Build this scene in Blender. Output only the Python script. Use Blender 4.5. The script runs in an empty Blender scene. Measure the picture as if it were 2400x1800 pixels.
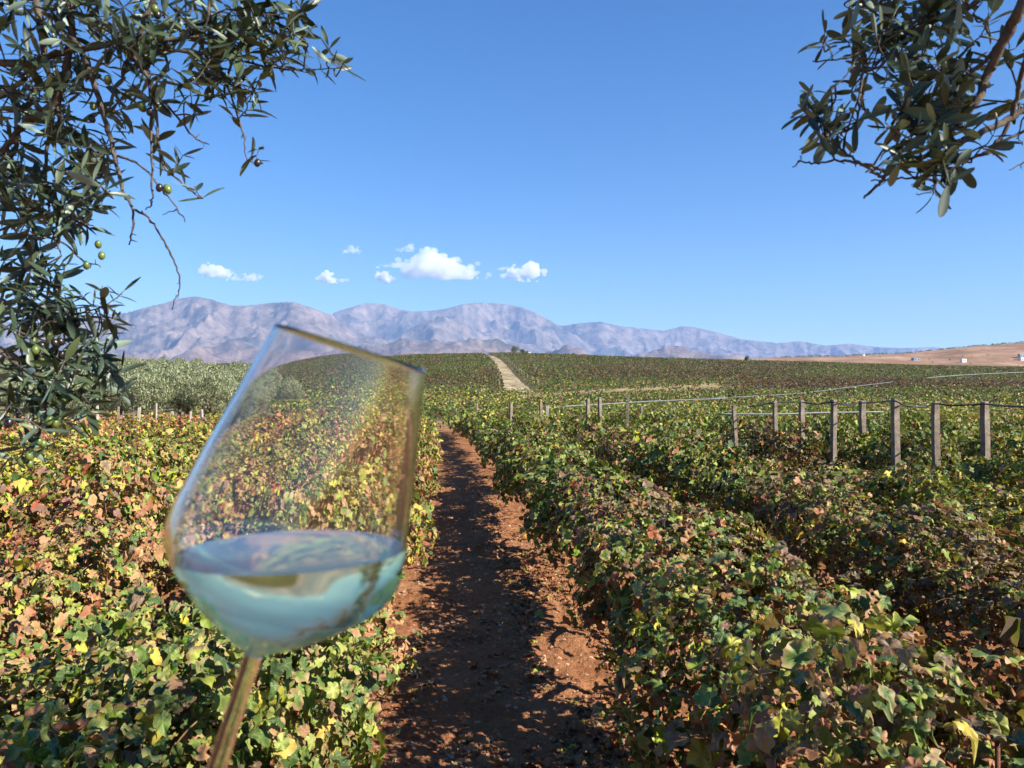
import bpy, bmesh, math, random
import numpy as np
from mathutils import Vector, Matrix

S = bpy.context.scene
COL = S.collection
random.seed(5)
RNG = np.random.default_rng(5)
R = math.radians

# ------------------------------------------------------------------ camera
F = 1850.0                      # focal length in pixels of the 2400x1800 photograph
CAM_H = 2.0
cam_d = bpy.data.cameras.new("camera")
cam = bpy.data.objects.new("camera", cam_d)
COL.objects.link(cam)
cam_d.sensor_width = 36
cam_d.lens = F / 2400 * 36
cam_d.clip_start = 0.02
cam_d.clip_end = 80000
YAW, PITCH = -4.05, 1.02
cam.location = (0, 0, CAM_H)
cam.rotation_euler = (R(90 + PITCH), 0, R(YAW))
cam_d.dof.use_dof = True
cam_d.dof.focus_distance = 30
cam_d.dof.aperture_fstop = 13.5
S.camera = cam
bpy.context.view_layer.update()
CM = np.array(cam.rotation_euler.to_matrix())
RIGHT, UP, FWD = CM[:, 0], CM[:, 1], -CM[:, 2]
ORG = np.array([0, 0, CAM_H])


def at(px, py, d):
    """world point at photo pixel px,py (2400 wide) and depth d along the lens axis"""
    return ORG + d * (FWD + RIGHT * (px - 1200) / F + UP * (900 - py) / F)


def project(P):
    P = np.asarray(P, float) - ORG
    z = P @ FWD
    z = np.where(np.abs(z) < 1e-6, 1e-6, z)
    return 1200 + F * (P @ RIGHT) / z, 900 - F * (P @ UP) / z, z


# ------------------------------------------------------------------ world and sun
SUN_EL, SUN_AZ = 32.0, -32.0    # azimuth measured from +X, negative is behind the camera
W = bpy.data.worlds.new("World")
S.world = W
W.use_nodes = True
wn = W.node_tree.nodes
wl = W.node_tree.links
sky = wn.new("ShaderNodeTexSky")
sky.sky_type = 'NISHITA'
sky.sun_disc = False
sky.sun_elevation = R(SUN_EL)
sky.sun_rotation = R(90 - SUN_AZ)
sky.air_density = 1.1
sky.dust_density = 0.15
sky.ozone_density = 3.5
sky.altitude = 300
hs = wn.new("ShaderNodeHueSaturation")
hs.inputs['Saturation'].default_value = 1.36
hs.inputs['Hue'].default_value = 0.509
wl.new(sky.outputs[0], hs.inputs['Color'])
wl.new(hs.outputs[0], wn['Background'].inputs[0])
wn['Background'].inputs[1].default_value = 0.065

sun_d = bpy.data.lights.new("sun", 'SUN')
sun_d.energy = 5.0
sun_d.angle = R(0.53)
sun_d.color = (1.0, 0.93, 0.82)
sun = bpy.data.objects.new("sun", sun_d)
COL.objects.link(sun)
sv = Vector((math.cos(R(SUN_EL)) * math.cos(R(SUN_AZ)), math.cos(R(SUN_EL)) * math.sin(R(SUN_AZ)), math.sin(R(SUN_EL))))
sun.rotation_euler = (-sv).to_track_quat('-Z', 'Y').to_euler()
sun.location = (30, -15, 40)

S.view_settings.view_transform = 'Standard'
S.view_settings.look = 'None'
S.view_settings.exposure = 1.32
S.view_settings.gamma = 1
c = S.cycles
c.max_bounces = 16
c.transmission_bounces = 16
c.transparent_max_bounces = 16
c.diffuse_bounces = 3
c.glossy_bounces = 6
c.volume_bounces = 6
c.caustics_reflective = False
c.caustics_refractive = False
c.use_denoising = True
c.use_adaptive_sampling = True
c.adaptive_threshold = 0.02
c.sample_clamp_indirect = 8


# ------------------------------------------------------------------ helpers
def tag(o, label=None, cat=None, group=None, kind=None):
    if label: o['label'] = label
    if cat: o['category'] = cat
    if group: o['group'] = group
    if kind: o['kind'] = kind
    return o


def empty(name, loc=(0, 0, 0)):
    o = bpy.data.objects.new(name, None)
    o.location = tuple(float(v) for v in loc)
    o.empty_display_size = 0.1
    COL.objects.link(o)
    return o


def link(name, me, mat=None, parent=None, loc=None):
    o = bpy.data.objects.new(name, me)
    COL.objects.link(o)
    if mat is not None and len(me.materials) == 0:
        me.materials.append(mat)
    if parent is not None:
        o.parent = parent
    if loc is not None:
        o.location = tuple(float(v) for v in loc)
    return o


def fast_mesh(name, verts, faces, smooth=True, attrs=None):
    """verts (n,3); faces (m,k) int array, or a list of such arrays"""
    if not isinstance(faces, (list, tuple)):
        faces = [faces]
    me = bpy.data.meshes.new(name)
    verts = np.asarray(verts, np.float32)
    me.vertices.add(len(verts))
    me.vertices.foreach_set('co', verts.ravel())
    loops = np.concatenate([np.asarray(f, np.int32).ravel() for f in faces])
    sizes = np.concatenate([np.full(len(f), np.asarray(f).shape[1], np.int32) for f in faces])
    starts = np.concatenate([[0], np.cumsum(sizes)[:-1]]).astype(np.int32)
    me.loops.add(len(loops))
    me.loops.foreach_set('vertex_index', loops)
    me.polygons.add(len(sizes))
    me.polygons.foreach_set('loop_start', starts)
    me.polygons.foreach_set('loop_total', sizes)
    me.polygons.foreach_set('use_smooth', np.full(len(sizes), smooth))
    if attrs:
        for k, v in attrs.items():
            a = me.attributes.new(k, 'FLOAT_COLOR', 'POINT')
            a.data.foreach_set('color', np.asarray(v, np.float32).ravel())
    me.update()
    me.validate()
    return me


class Acc:
    """collects triangles/quads with per-vertex data and becomes ONE mesh"""
    def __init__(s):
        s.v, s.f, s.d, s.e, s.c, s.n = [], [], [], [], [], 0

    def add(s, v, f, d=None, e=None, cc=None):
        if cc is not None: s.c.append(cc)
        s.v.append(v)
        for ff in (f if isinstance(f, (list, tuple)) else [f]):
            if len(ff): s.f.append(np.asarray(ff) + s.n)
        if d is not None: s.d.append(d)
        if e is not None: s.e.append(e)
        s.n += len(v)

    def mesh(s, name, smooth=True):
        by = {}
        for f in s.f: by.setdefault(f.shape[1], []).append(f)
        fl = [np.concatenate(v) for v in by.values()]
        at_ = {}
        if s.d: at_['leaf'] = np.concatenate(s.d)
        if s.e: at_['plant'] = np.concatenate(s.e)
        if s.c and sum(map(len, s.c)) == s.n: at_['vein'] = np.concatenate(s.c)
        return fast_mesh(name, np.concatenate(s.v), fl, smooth, at_)


def tube(points, radii, sides=7, caps=True, wob=0.0, seed=0):
    P = np.asarray(points, float)
    n = len(P)
    r = np.broadcast_to(np.asarray(radii, float), (n,)).copy()
    T = np.gradient(P, axis=0)
    T /= np.linalg.norm(T, axis=1)[:, None] + 1e-12
    ref = np.array([0.31, 0.2, 0.93]) if abs(T[0] @ np.array([0.31, 0.2, 0.93])) < .9 else np.array([1, 0, 0.])
    A = np.cross(T, ref); A /= np.linalg.norm(A, axis=1)[:, None] + 1e-12
    B = np.cross(T, A)
    th = np.linspace(0, 2 * math.pi, sides, endpoint=False)
    rg = np.random.default_rng(seed)
    rr = r[:, None] * (1 + wob * rg.uniform(-1, 1, (n, sides)))
    V = P[:, None] + rr[..., None] * (A[:, None] * np.cos(th)[None, :, None] + B[:, None] * np.sin(th)[None, :, None])
    V = V.reshape(-1, 3)
    i, j = np.meshgrid(np.arange(n - 1), np.arange(sides), indexing='ij')
    j2 = (j + 1) % sides
    q = np.stack([i * sides + j, i * sides + j2, (i + 1) * sides + j2, (i + 1) * sides + j], -1).reshape(-1, 4)
    if caps:
        V = np.vstack([V, P[:1], P[-1:]])
        k = np.arange(sides); k2 = (k + 1) % sides
        t = np.vstack([np.stack([k2, k, np.full(sides, n * sides)], 1),
                       np.stack([(n - 1) * sides + k, (n - 1) * sides + k2, np.full(sides, n * sides + 1)], 1)])
        return V, [q, t]
    return V, [q]


def smooth_line(P, k=4):
    """Catmull-Rom resampling"""
    P = np.asarray(P, float)
    if len(P) < 3: 
        t = np.linspace(0, 1, k + 1)[:, None]
        return P[0] * (1 - t) + P[-1] * t
    Q = np.vstack([2 * P[0] - P[1], P, 2 * P[-1] - P[-2]])
    out = []
    for i in range(1, len(Q) - 2):
        for t in np.linspace(0, 1, k, endpoint=False):
            a, b, c_, d = Q[i - 1], Q[i], Q[i + 1], Q[i + 2]
            out.append(0.5 * ((2 * b) + (-a + c_) * t + (2 * a - 5 * b + 4 * c_ - d) * t * t + (-a + 3 * b - 3 * c_ + d) * t ** 3))
    out.append(P[-1])
    return np.array(out)


def _hash(ix, iy, seed):
    h = (ix.astype(np.int64) * 374761393 + iy.astype(np.int64) * 668265263 + seed * 982451653) & 0xffffffff
    h = ((h ^ (h >> 13)) * 1274126177) & 0xffffffff
    h = h ^ (h >> 16)
    return (h & 0xffff) / 65535.0


def vnoise(x, y, seed=0):
    x = np.asarray(x, float); y = np.asarray(y, float)
    ix = np.floor(x); iy = np.floor(y)
    fx = x - ix; fy = y - iy
    fx = fx * fx * fx * (fx * (fx * 6 - 15) + 10); fy = fy * fy * fy * (fy * (fy * 6 - 15) + 10)
    a = _hash(ix, iy, seed); b = _hash(ix + 1, iy, seed)
    c_ = _hash(ix, iy + 1, seed); d = _hash(ix + 1, iy + 1, seed)
    return (a * (1 - fx) + b * fx) * (1 - fy) + (c_ * (1 - fx) + d * fx) * fy


def fbm(x, y, o=5, seed=0, ridged=False):
    s = 0; a = 1; t = 0
    c_, s_ = 0.8, 0.6
    for i in range(o):
        n = vnoise(x, y, seed + i)
        if ridged: n = (1 - abs(2 * n - 1)) ** 1.6
        s = s + a * n; t += a; a *= 0.5
        x, y = (c_ * x - s_ * y) * 2.03 + 17.3, (s_ * x + c_ * y) * 2.03 + 5.1
    return s / t


def smoothstep(a, b, x):
    t = np.clip((x - a) / (b - a), 0, 1)
    return t * t * (3 - 2 * t)


# ------------------------------------------------------------------ materials
class Mat:
    def __init__(s, name, rough=0.8, spec=0.3):
        s.m = bpy.data.materials.new(name)
        s.m.use_nodes = True
        s.n = s.m.node_tree.nodes; s.l = s.m.node_tree.links
        s.b = s.n['Principled BSDF']; s.out = s.n['Material Output']
        s.b.inputs['Roughness'].default_value = rough
        s.b.inputs['Specular IOR Level'].default_value = spec

    def noise(s, scale, detail=5, rough=0.55, coord='Object', dist=0.0, vec=None):
        t = s.n.new('ShaderNodeTexNoise')
        t.inputs['Scale'].default_value = scale; t.inputs['Detail'].default_value = detail
        t.inputs['Roughness'].default_value = rough; t.inputs['Distortion'].default_value = dist
        if vec is None:
            tc = s.n.new('ShaderNodeTexCoord'); vec = tc.outputs[coord]
        s.l.new(vec, t.inputs['Vector'])
        return t.outputs['Fac']

    def ramp(s, fac, stops):
        r = s.n.new('ShaderNodeValToRGB')
        e = r.color_ramp.elements
        while len(e) < len(stops): e.new(0.5)
        for k, (p, col) in enumerate(stops):
            e[k].position = p; e[k].color = (*col, 1) if len(col) == 3 else col
        if fac is not None: s.l.new(fac, r.inputs[0])
        return r.outputs[0]

    def mix(s, fac, a, b, mode='MIX'):
        m = s.n.new('ShaderNodeMix'); m.data_type = 'RGBA'; m.blend_type = mode
        for sock, v in ((m.inputs[0], fac), (m.inputs[6], a), (m.inputs[7], b)):
            if isinstance(v, (int, float)): sock.default_value = v
            elif isinstance(v, tuple): sock.default_value = (*v, 1)
            else: s.l.new(v, sock)
        return m.outputs[2]

    def math(s, op, a, b=0.0, clamp=False):
        m = s.n.new('ShaderNodeMath'); m.operation = op; m.use_clamp = clamp
        for k, v in enumerate((a, b)):
            if isinstance(v, (int, float)): m.inputs[k].default_value = v
            else: s.l.new(v, m.inputs[k])
        return m.outputs[0]

    def bump(s, h, strength=0.5, dist=0.01):
        b = s.n.new('ShaderNodeBump'); b.inputs['Strength'].default_value = strength
        b.inputs['Distance'].default_value = dist
        s.l.new(h, b.inputs['Height']); s.l.new(b.outputs[0], s.b.inputs['Normal'])

    def color(s, c_):
        if isinstance(c_, tuple): s.b.inputs['Base Color'].default_value = (*c_, 1)
        else: s.l.new(c_, s.b.inputs['Base Color'])
        return s.m

    def translucent(s, col, fac):
        t = s.n.new('ShaderNodeBsdfTranslucent'); s.l.new(col, t.inputs[0])
        m = s.n.new('ShaderNodeMixShader'); m.inputs[0].default_value = fac
        s.l.new(s.b.outputs[0], m.inputs[1]); s.l.new(t.outputs[0], m.inputs[2])
        s.l.new(m.outputs[0], s.out.inputs['Surface'])


GREEN = [(0, (.010, .038, .007)), (.45, (.040, .100, .010)), (.8, (.19, .25, .026)), (1, (.36, .37, .09))]
YEL = [(0, (.26, .33, .02)), (.5, (.42, .40, .035)), (1, (.50, .33, .05))]
RED = [(0, (.24, .05, .03)), (.45, (.34, .10, .055)), (1, (.48, .21, .11))]
PUR = [(0, (.045, .014, .016)), (.5, (.11, .032, .034)), (1, (.23, .085, .085))]


def vine_material(name, per_object):
    M = Mat(name, 0.50, 0.26)
    a = M.n.new('ShaderNodeAttribute'); a.attribute_name = 'leaf'
    sp = M.n.new('ShaderNodeSeparateColor'); M.l.new(a.outputs['Color'], sp.inputs[0])
    u, w, edge = sp.outputs[0], sp.outputs[1], sp.outputs[2]
    r3 = a.outputs['Alpha']
    p = M.n.new('ShaderNodeSeparateColor')
    if per_object:
        oi = M.n.new('ShaderNodeObjectInfo'); M.l.new(oi.outputs['Color'], p.inputs[0])
    else:
        pa = M.n.new('ShaderNodeAttribute'); pa.attribute_name = 'plant'; M.l.new(pa.outputs['Color'], p.inputs[0])
    red, yel, pur = p.outputs[0], p.outputs[1], p.outputs[2]
    n1 = M.noise(26, 3, 0.6)
    w = M.math('ADD', w, M.math('MULTIPLY', M.math('SUBTRACT', oi.outputs['Alpha'] if per_object else 0.45, 0.5), 0.8), True)
    w2 = M.math('ADD', w, M.math('MULTIPLY', M.math('SUBTRACT', n1, 0.5), 0.55), True)
    col = M.ramp(w2, GREEN)
    ry = M.math('ADD', red, yel)
    ryp = M.math('ADD', ry, pur)
    col = M.mix(M.math('LESS_THAN', u, ryp), col, M.ramp(w2, PUR))
    col = M.mix(M.math('LESS_THAN', u, ry), col, M.ramp(w2, YEL))
    col = M.mix(M.math('LESS_THAN', u, red), col, M.ramp(w2, RED))
    # dry, rusty margins on some leaves; yellow halo inside them
    n2 = M.noise(45, 3, 0.7)
    dry = M.math('MULTIPLY', M.math('SUBTRACT', M.math('ADD', M.math('MULTIPLY', edge, 0.75), M.math('MULTIPLY', n2, 0.55)),
                                    M.math('ADD', 0.68, M.math('MULTIPLY', r3, 0.85))), 7.0, True)
    halo = M.math('MULTIPLY', M.math('SUBTRACT', M.math('ADD', M.math('MULTIPLY', edge, 0.75), M.math('MULTIPLY', n2, 0.55)),
                                     M.math('ADD', 0.42, M.math('MULTIPLY', r3, 0.75))), 3.0, True)
    col = M.mix(M.math('MULTIPLY', halo, 0.5), col, (.30, .26, .06))
    col = M.mix(dry, col, M.ramp(w, [(0, (.22, .10, .05)), (1, (.44, .27, .14))]))
    va = M.n.new('ShaderNodeAttribute'); va.attribute_name = 'vein'
    vs = M.n.new('ShaderNodeSeparateColor'); M.l.new(va.outputs['Color'], vs.inputs[0])
    vx = M.math('ABSOLUTE', M.math('SUBTRACT', vs.outputs[0], 1.0)); vy = M.math('SUBTRACT', vs.outputs[1], .04)
    th = M.math('ARCTAN2', vx, vy)
    rr = M.math('SQRT', M.math('ADD', M.math('MULTIPLY', vx, vx), M.math('MULTIPLY', vy, vy)))
    dmin = M.math('MINIMUM', M.math('ABSOLUTE', th), M.math('MINIMUM', M.math('ABSOLUTE', M.math('SUBTRACT', th, .72)), M.math('ABSOLUTE', M.math('SUBTRACT', th, 1.5))))
    vein = M.math('LESS_THAN', M.math('MULTIPLY', dmin, rr), .016)
    vein = M.math('MULTIPLY', vein, M.math('MULTIPLY', vs.outputs[2], .34))
    col = M.mix(vein, col, (.36, .38, .16))
    # the underside is paler
    g = M.n.new('ShaderNodeNewGeometry')
    col2 = M.mix(M.math('MULTIPLY', g.outputs['Backfacing'], 0.22), col, (.20, .25, .11))
    M.color(col2)
    M.bump(n2, 0.35, 0.004)
    M.translucent(M.mix(0.35, col, (.30, .30, .03)), 0.22)
    return M.m


M_VINE = vine_material("vine_leaf", True)
M_VINE_FAR = vine_material("vine_leaf_far", False)


def bark(name, c0, c1, scale=14):
    M = Mat(name, 0.9, 0.15)
    n = M.noise(scale, 6, 0.7, dist=0.6)
    M.color(M.ramp(n, [(.3, c0), (.7, c1)])); M.bump(n, 0.8, 0.01)
    return M.m


M_TRUNK = bark("vine_bark", (.09, .06, .045), (.30, .23, .17), 22)
M_CANE = bark("vine_cane", (.16, .09, .04), (.30, .20, .09), 30)
M_STAKE = bark("rusty_steel", (.10, .045, .03), (.20, .09, .06), 40)
M_OBARK = bark("olive_bark", (.045, .036, .03), (.15, .125, .10), 40)
M_POST = bark("weathered_wood", (.10, .075, .058), (.27, .22, .175), 9)
M_POSTP = bark("pale_wood", (.20, .17, .14), (.38, .34, .29), 9)


def soil_material():
    M = Mat("soil", 0.95, 0.1)
    g = M.n.new('ShaderNodeNewGeometry')
    pos = g.outputs['Position']
    sep = M.n.new('ShaderNodeSeparateXYZ'); M.l.new(pos, sep.inputs[0])
    n1 = M.noise(1.1, 6, 0.65, vec=pos)
    n2 = M.noise(22, 5, 0.7, vec=pos)
    n3 = M.noise(90, 3, 0.6, vec=pos)
    red = M.ramp(n1, [(.3, (.36, .145, .06)), (.55, (.48, .225, .105)), (.75, (.56, .32, .18))])
    red = M.mix(M.math('MULTIPLY', M.math('SUBTRACT', n2, .38), 1.4, True), M.mix(0.5, red, (.10, .045, .025), 'MULTIPLY'), red)
    red = M.mix(M.math('MULTIPLY', M.math('SUBTRACT', n3, .60), 6, True), red, (.46, .30, .19))
    nf = M.noise(.35, 6, 0.7, vec=pos)
    straw = M.ramp(nf, [(.3, (.16, .15, .05)), (.5, (.30, .22, .11)), (.7, (.40, .31, .17))])
    da = M.n.new('ShaderNodeAttribute'); da.attribute_name = 'dry'
    green_ = M.ramp(nf, [(.3, (.05, .055, .018)), (.6, (.10, .085, .04))])
    straw = M.mix(da.outputs['Fac'], green_, straw)
    far = M.math('DIVIDE', M.math('SUBTRACT', sep.outputs[1], 46.0), 20.0, True)
    nv = M.noise(.0016, 8, 0.6, vec=pos)
    valley = M.ramp(nv, [(.35, (.10, .10, .05)), (.55, (.28, .20, .13)), (.7, (.36, .27, .18))])
    col = M.mix(far, red, straw)
    col = M.mix(M.math('DIVIDE', M.math('SUBTRACT', sep.outputs[1], 500.0), 300.0, True), col, valley)
    M.color(col)
    M.bump(M.math('ADD', n2, M.math('MULTIPLY', n3, 0.5)), 0.9, 0.03)
    return M.m


M_SOIL = soil_material()


# ------------------------------------------------------------------ terrain
CX = np.array([-900, 0, 250, 540, 800, 900, 1100, 1300, 1600, 1900, 2212, 3200]) * 2400 / 2212
CY = np.array([792, 790, 788, 788, 772, 766, 762, 768, 776, 783, 788, 790])
CE = (860 - CY - 5) / 1705.0
HORY = 933.0


def ground_z(x, y):
    x = np.asarray(x, float); y = np.asarray(y, float)
    ys = np.maximum(y, 1.0)
    px = 1069 + F * np.clip(x / np.maximum(ys, 20), -1.2, 1.2)
    e = np.interp(px, CX, CE)
    lf = smoothstep(700, 300, px)                       # the olive grove stands a little lower
    z0 = 2.0 * smoothstep(48, 118, y) * (1 - lf) + 2.0 * smoothstep(80, 140, y) * lf
    t = np.clip((y - 105) / 295, 0, 1)
    ramp_ = e * 400 * (0.75 * t + 0.25 * smoothstep(0, 1, t))
    over = smoothstep(385, 1400, y)
    z = z0 + ramp_ - over * (ramp_ + 55)
    z = z + 0.9 * (fbm(x / 60, y / 60, 3, 11) - 0.5) * smoothstep(60, 160, y) * (1 - over)
    z = z + 0.05 * (fbm(x / 3, y / 3, 3, 12) - 0.5)
    near = (1 - smoothstep(14, 26, y)) * (1 - smoothstep(4, 7, np.abs(x)))
    z = z + near * (0.05 * (fbm(x * 4, y * 4, 4, 13) - 0.5) + 0.035 * (fbm(x * 16, y * 16, 3, 14, True) - 0.5))
    return z


def lines(segs):
    out = []
    for a, b, n in segs: out.append(np.linspace(a, b, n, endpoint=False))
    out.append([segs[-1][1]])
    return np.concatenate(out)


gx = lines([(-19500, -1500, 12), (-1500, -300, 24), (-300, -40, 50), (-40, -5, 60), (-5, -1.2, 60), (-1.2, 1.6, 130),
            (1.6, 6, 80), (6, 40, 60), (40, 300, 50), (300, 1500, 24), (1500, 19500, 12)])
gy = lines([(-250, 0, 12), (0, 3.5, 10), (3.5, 14, 330), (14, 26, 120), (26, 60, 60), (60, 130, 50), (130, 440, 90),
            (440, 1500, 40), (1500, 19500, 36)])
GX, GY = np.meshgrid(gx, gy)
GZ = ground_z(GX, GY)
nx_, ny_ = len(gx), len(gy)
ii, jj = np.meshgrid(np.arange(ny_ - 1), np.arange(nx_ - 1), indexing='ij')
q = np.stack([ii * nx_ + jj, ii * nx_ + jj + 1, (ii + 1) * nx_ + jj + 1, (ii + 1) * nx_ + jj], -1).reshape(-1, 4)
_gp = np.stack([GX, GY, GZ], -1).reshape(-1, 3)
_px, _py, _ = project(_gp)
_dx, _dy = _px * 2212 / 2400, _py * 2212 / 2400
_jn = 3 * (vnoise(_gp[:, 0] / 6, _gp[:, 1] / 6, 57) - .5)
_l1 = np.interp(_dx, [1130, 1320, 1560], [852, 838, 824]); _l2 = np.interp(_dx, [1130, 1320, 1560], [858, 849, 838])
_dry = ((_dx > 1120) & (_dx < 1575) & (_dy > _l1 - 1 + _jn) & (_dy < _l2 + 2 + _jn) & (_gp[:, 1] > 80)).astype(float)
_dry = np.maximum(_dry, smoothstep(560, 500, _dx) * .55 * (_gp[:, 1] > 50))
_dry = np.maximum(_dry, ((_gp[:, 1] > 44) & (_gp[:, 1] < 62)) * .8)
me = fast_mesh("ground", _gp, q, attrs={'dry': np.column_stack([_dry, _dry, _dry, np.ones(len(_dry))])})
tag(link("ground", me, M_SOIL), kind='structure')

# ------------------------------------------------------------------ mountains
D2S = 2400 / 2212.0
SKY_A = [(-700, 720), (-300, 700), (-50, 700), (130, 703), (230, 688), (300, 680), (340, 668), (370, 661), (400, 651), (437, 645), (470, 652), (510, 664),
         (545, 664), (600, 657), (640, 655), (680, 668), (715, 682), (760, 705), (820, 730), (900, 760), (1000, 790), (1200, 830)]
SKY_ALL = [(-700, 720), (-300, 700), (-50, 700), (130, 703), (230, 688), (300, 680), (340, 668), (370, 661), (400, 651), (437, 645), (470, 652), (510, 664),
           (545, 664), (600, 657), (640, 655), (680, 668), (715, 682), (740, 672), (790, 657), (830, 658), (860, 668), (890, 674),
           (930, 672), (960, 668), (1000, 657), (1040, 653), (1080, 655), (1120, 660), (1160, 675), (1200, 697), (1213, 703),
           (1250, 697), (1300, 693), (1340, 702), (1400, 708), (1440, 712), (1480, 702), (1510, 703), (1560, 715), (1620, 730),
           (1700, 738), (1750, 733), (1790, 740), (1810, 743), (1860, 738), (1920, 745), (1980, 748), (2060, 745), (2110, 751),
           (2300, 755), (3000, 760)]
SKY_B = [(400, 800), (600, 740), (700, 700), (740, 672), (790, 657), (830, 658), (860, 668), (890, 674), (930, 672), (960, 668), (1000, 657),
         (1040, 653), (1080, 655), (1120, 660), (1160, 675), (1200, 697), (1230, 715), (1300, 750), (1400, 790), (1600, 820)]
SKY_D = [(700, 800), (860, 730), (900, 702), (935, 682), (960, 676), (990, 690), (1040, 712), (1100, 730), (1180, 750), (1300, 790)]
SKY_C = [(900, 800), (1050, 760), (1150, 725), (1213, 703), (1250, 697), (1300, 693), (1340, 702), (1400, 708), (1440, 712), (1480, 702), (1510, 703), (1560, 715),
         (1620, 730), (1700, 738), (1750, 733), (1790, 740), (1810, 743), (1860, 738), (1920, 745), (1980, 748), (2060, 745),
         (2110, 751), (2300, 755), (3000, 760)]
SKY_F = [(-700, 760), (100, 765), (300, 770), (380, 762), (440, 744), (500, 735), (560, 738), (640, 752), (700, 762), (780, 748), (870, 728), (930, 735), (1000, 752), (1080, 742),
         (1150, 760), (1300, 765), (1450, 758), (1600, 768), (3000, 790)]


def prof(tbl, px):
    a = np.array(tbl, float)
    y = np.interp(px, a[:, 0] * D2S, a[:, 1] * D2S)
    return (HORY - y) / F


na, nr = 1000, 300
TA = np.linspace(-0.80, 0.86, na)                       # lateral slope x / y of each column
RY = np.linspace(5500, 18500, nr)
PXc = 1069 + F * TA
YY, TT = np.meshgrid(RY, TA, indexing='ij')
XX = YY * TT
PX = np.broadcast_to(PXc, YY.shape)
wx = XX + 700 * (fbm(XX / 2500, YY / 2500, 3, 41) - .5)
wy = YY + 700 * (fbm(XX / 2500, YY / 2500, 3, 42) - .5)
rid = fbm(wx / 2900, wy / 2600, 8, 31, True)
rid2 = fbm(wx / 900, wy / 800, 6, 37, True)


def mass(tbl, r0, w, seed, back=2600):
    h = prof(tbl, PX) * r0
    r0n = r0 + 700 * (vnoise(PX / 90, PX * 0, seed) - .5)
    t = np.where(YY < r0n, (r0n - YY) / w, (YY - r0n) / back)
    env = np.clip(1 - t, 0, 1)
    g4 = (1 - env) * env * 4
    return h * env * (1 - .22 * g4) + .34 * h * g4 * (rid - .62) + .10 * h * (rid2 - .5) * np.minimum(1, 4 * (1 - env)) * np.minimum(1, 6 * env)


H = np.maximum.reduce([mass(SKY_A, 11200, 4200, 1), mass(SKY_B, 15200, 4200, 2), mass(SKY_D, 12800, 3000, 3),
                       mass(SKY_C, 16000, 5500, 4), mass(SKY_F, 8300, 2300, 5, 1800) * 0.96])
H = H * (0.92 + 0.14 * rid) + 170 * (rid2 - .5) * smoothstep(50, 500, H) + 80 * (fbm(wx / 330, wy / 300, 4, 53, True) - .5) * smoothstep(50, 500, H)
el = (H - 2) / YY
mx = el.max(0)
k = prof(SKY_ALL, PXc) / np.maximum(mx, 1e-3)
k = np.convolve(np.pad(k, 1, 'edge'), np.ones(3) / 3, 'valid')
H = H * (1 + (k[None] - 1) * smoothstep(0.35, 0.95, el / mx[None]))
H = H - 75 * (1 - smoothstep(0, 250, H))
V = np.stack([XX, YY, H], -1).reshape(-1, 3)
ii, jj = np.meshgrid(np.arange(nr - 1), np.arange(na - 1), indexing='ij')
q = np.stack([ii * na + jj, ii * na + jj + 1, (ii + 1) * na + jj + 1, (ii + 1) * na + jj], -1).reshape(-1, 4)


def mountain_material():
    M = Mat("mountain_rock", 0.95, 0.05)
    g = M.n.new('ShaderNodeNewGeometry'); pos = g.outputs['Position']
    sep = M.n.new('ShaderNodeSeparateXYZ'); M.l.new(pos, sep.inputs[0])
    n = M.noise(.0007, 9, 0.68, vec=pos, dist=.9)
    n2 = M.noise(.0045, 8, 0.7, vec=pos)
    n3 = M.noise(.014, 6, 0.7, vec=pos)
    col = M.ramp(n2, [(.35, (.085, .072, .063)), (.5, (.18, .140, .118)), (.66, (.29, .225, .185))])
    scrub = M.math('MULTIPLY', M.math('SUBTRACT', n, .505), 8, True)
    col = M.mix(M.math('MULTIPLY', scrub, 0.8), col, (.028, .036, .035))  # dark scrub, deepened and blued so its colour also paints in shaded slopes
    col = M.mix(M.math('MULTIPLY', M.math('SUBTRACT', n3, .56), 3.5, True), col, (.11, .095, .075))
    low = M.math('SUBTRACT', 1.0, M.math('DIVIDE', M.math('SUBTRACT', sep.outputs[2], 320.0), 260.0, True), True)
    low = M.math('MULTIPLY', low, M.math('LESS_THAN', sep.outputs[1], 9800.0))
    col = M.mix(M.math('MULTIPLY', low, 0.6), col, M.ramp(n2, [(.35, (.20, .10, .07)), (.7, (.34, .20, .14))]))
    M.color(col)
    M.bump(n3, 0.8, 40)
    return M.m


tag(link("mountains", fast_mesh("mountains", V, q), mountain_material()), kind='structure')

# the brown hill to the right, about a kilometre off
HT = [(1560, 775), (1650, 772), (1700, 770), (1850, 766), (1990, 758), (2070, 752), (2130, 745), (2212, 737), (2500, 715), (3200, 700)]
ta = np.linspace(0.20, 1.15, 260)
ry = np.linspace(700, 2300, 110)
YY, TT = np.meshgrid(ry, ta, indexing='ij')
XX = YY * TT
e = prof(HT, 1069 + F * ta)[None]
t = np.where(YY < 1500, (1500 - YY) / 800, (YY - 1500) / 800)
env = np.clip(1 - t, 0, 1)
HH = (e * 1500 + 2 + 60) * (0.35 * env + 0.65 * smoothstep(0, 1, env)) - 60 + 9 * (fbm(XX / 120, YY / 120, 5, 61) - .5) * np.minimum(env * 3, 1)
el = (HH - 2) / YY
HH = HH - np.maximum(el - e, 0) * YY
nr2, na2 = YY.shape
ii, jj = np.meshgrid(np.arange(nr2 - 1), np.arange(na2 - 1), indexing='ij')
q = np.stack([ii * na2 + jj, ii * na2 + jj + 1, (ii + 1) * na2 + jj + 1, (ii + 1) * na2 + jj], -1).reshape(-1, 4)
M = Mat("dry_hill", 0.95, 0.05)
g = M.n.new('ShaderNodeNewGeometry')
n = M.noise(.012, 8, .65, vec=g.outputs['Position']); n2 = M.noise(.08, 6, .7, vec=g.outputs['Position'])
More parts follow.
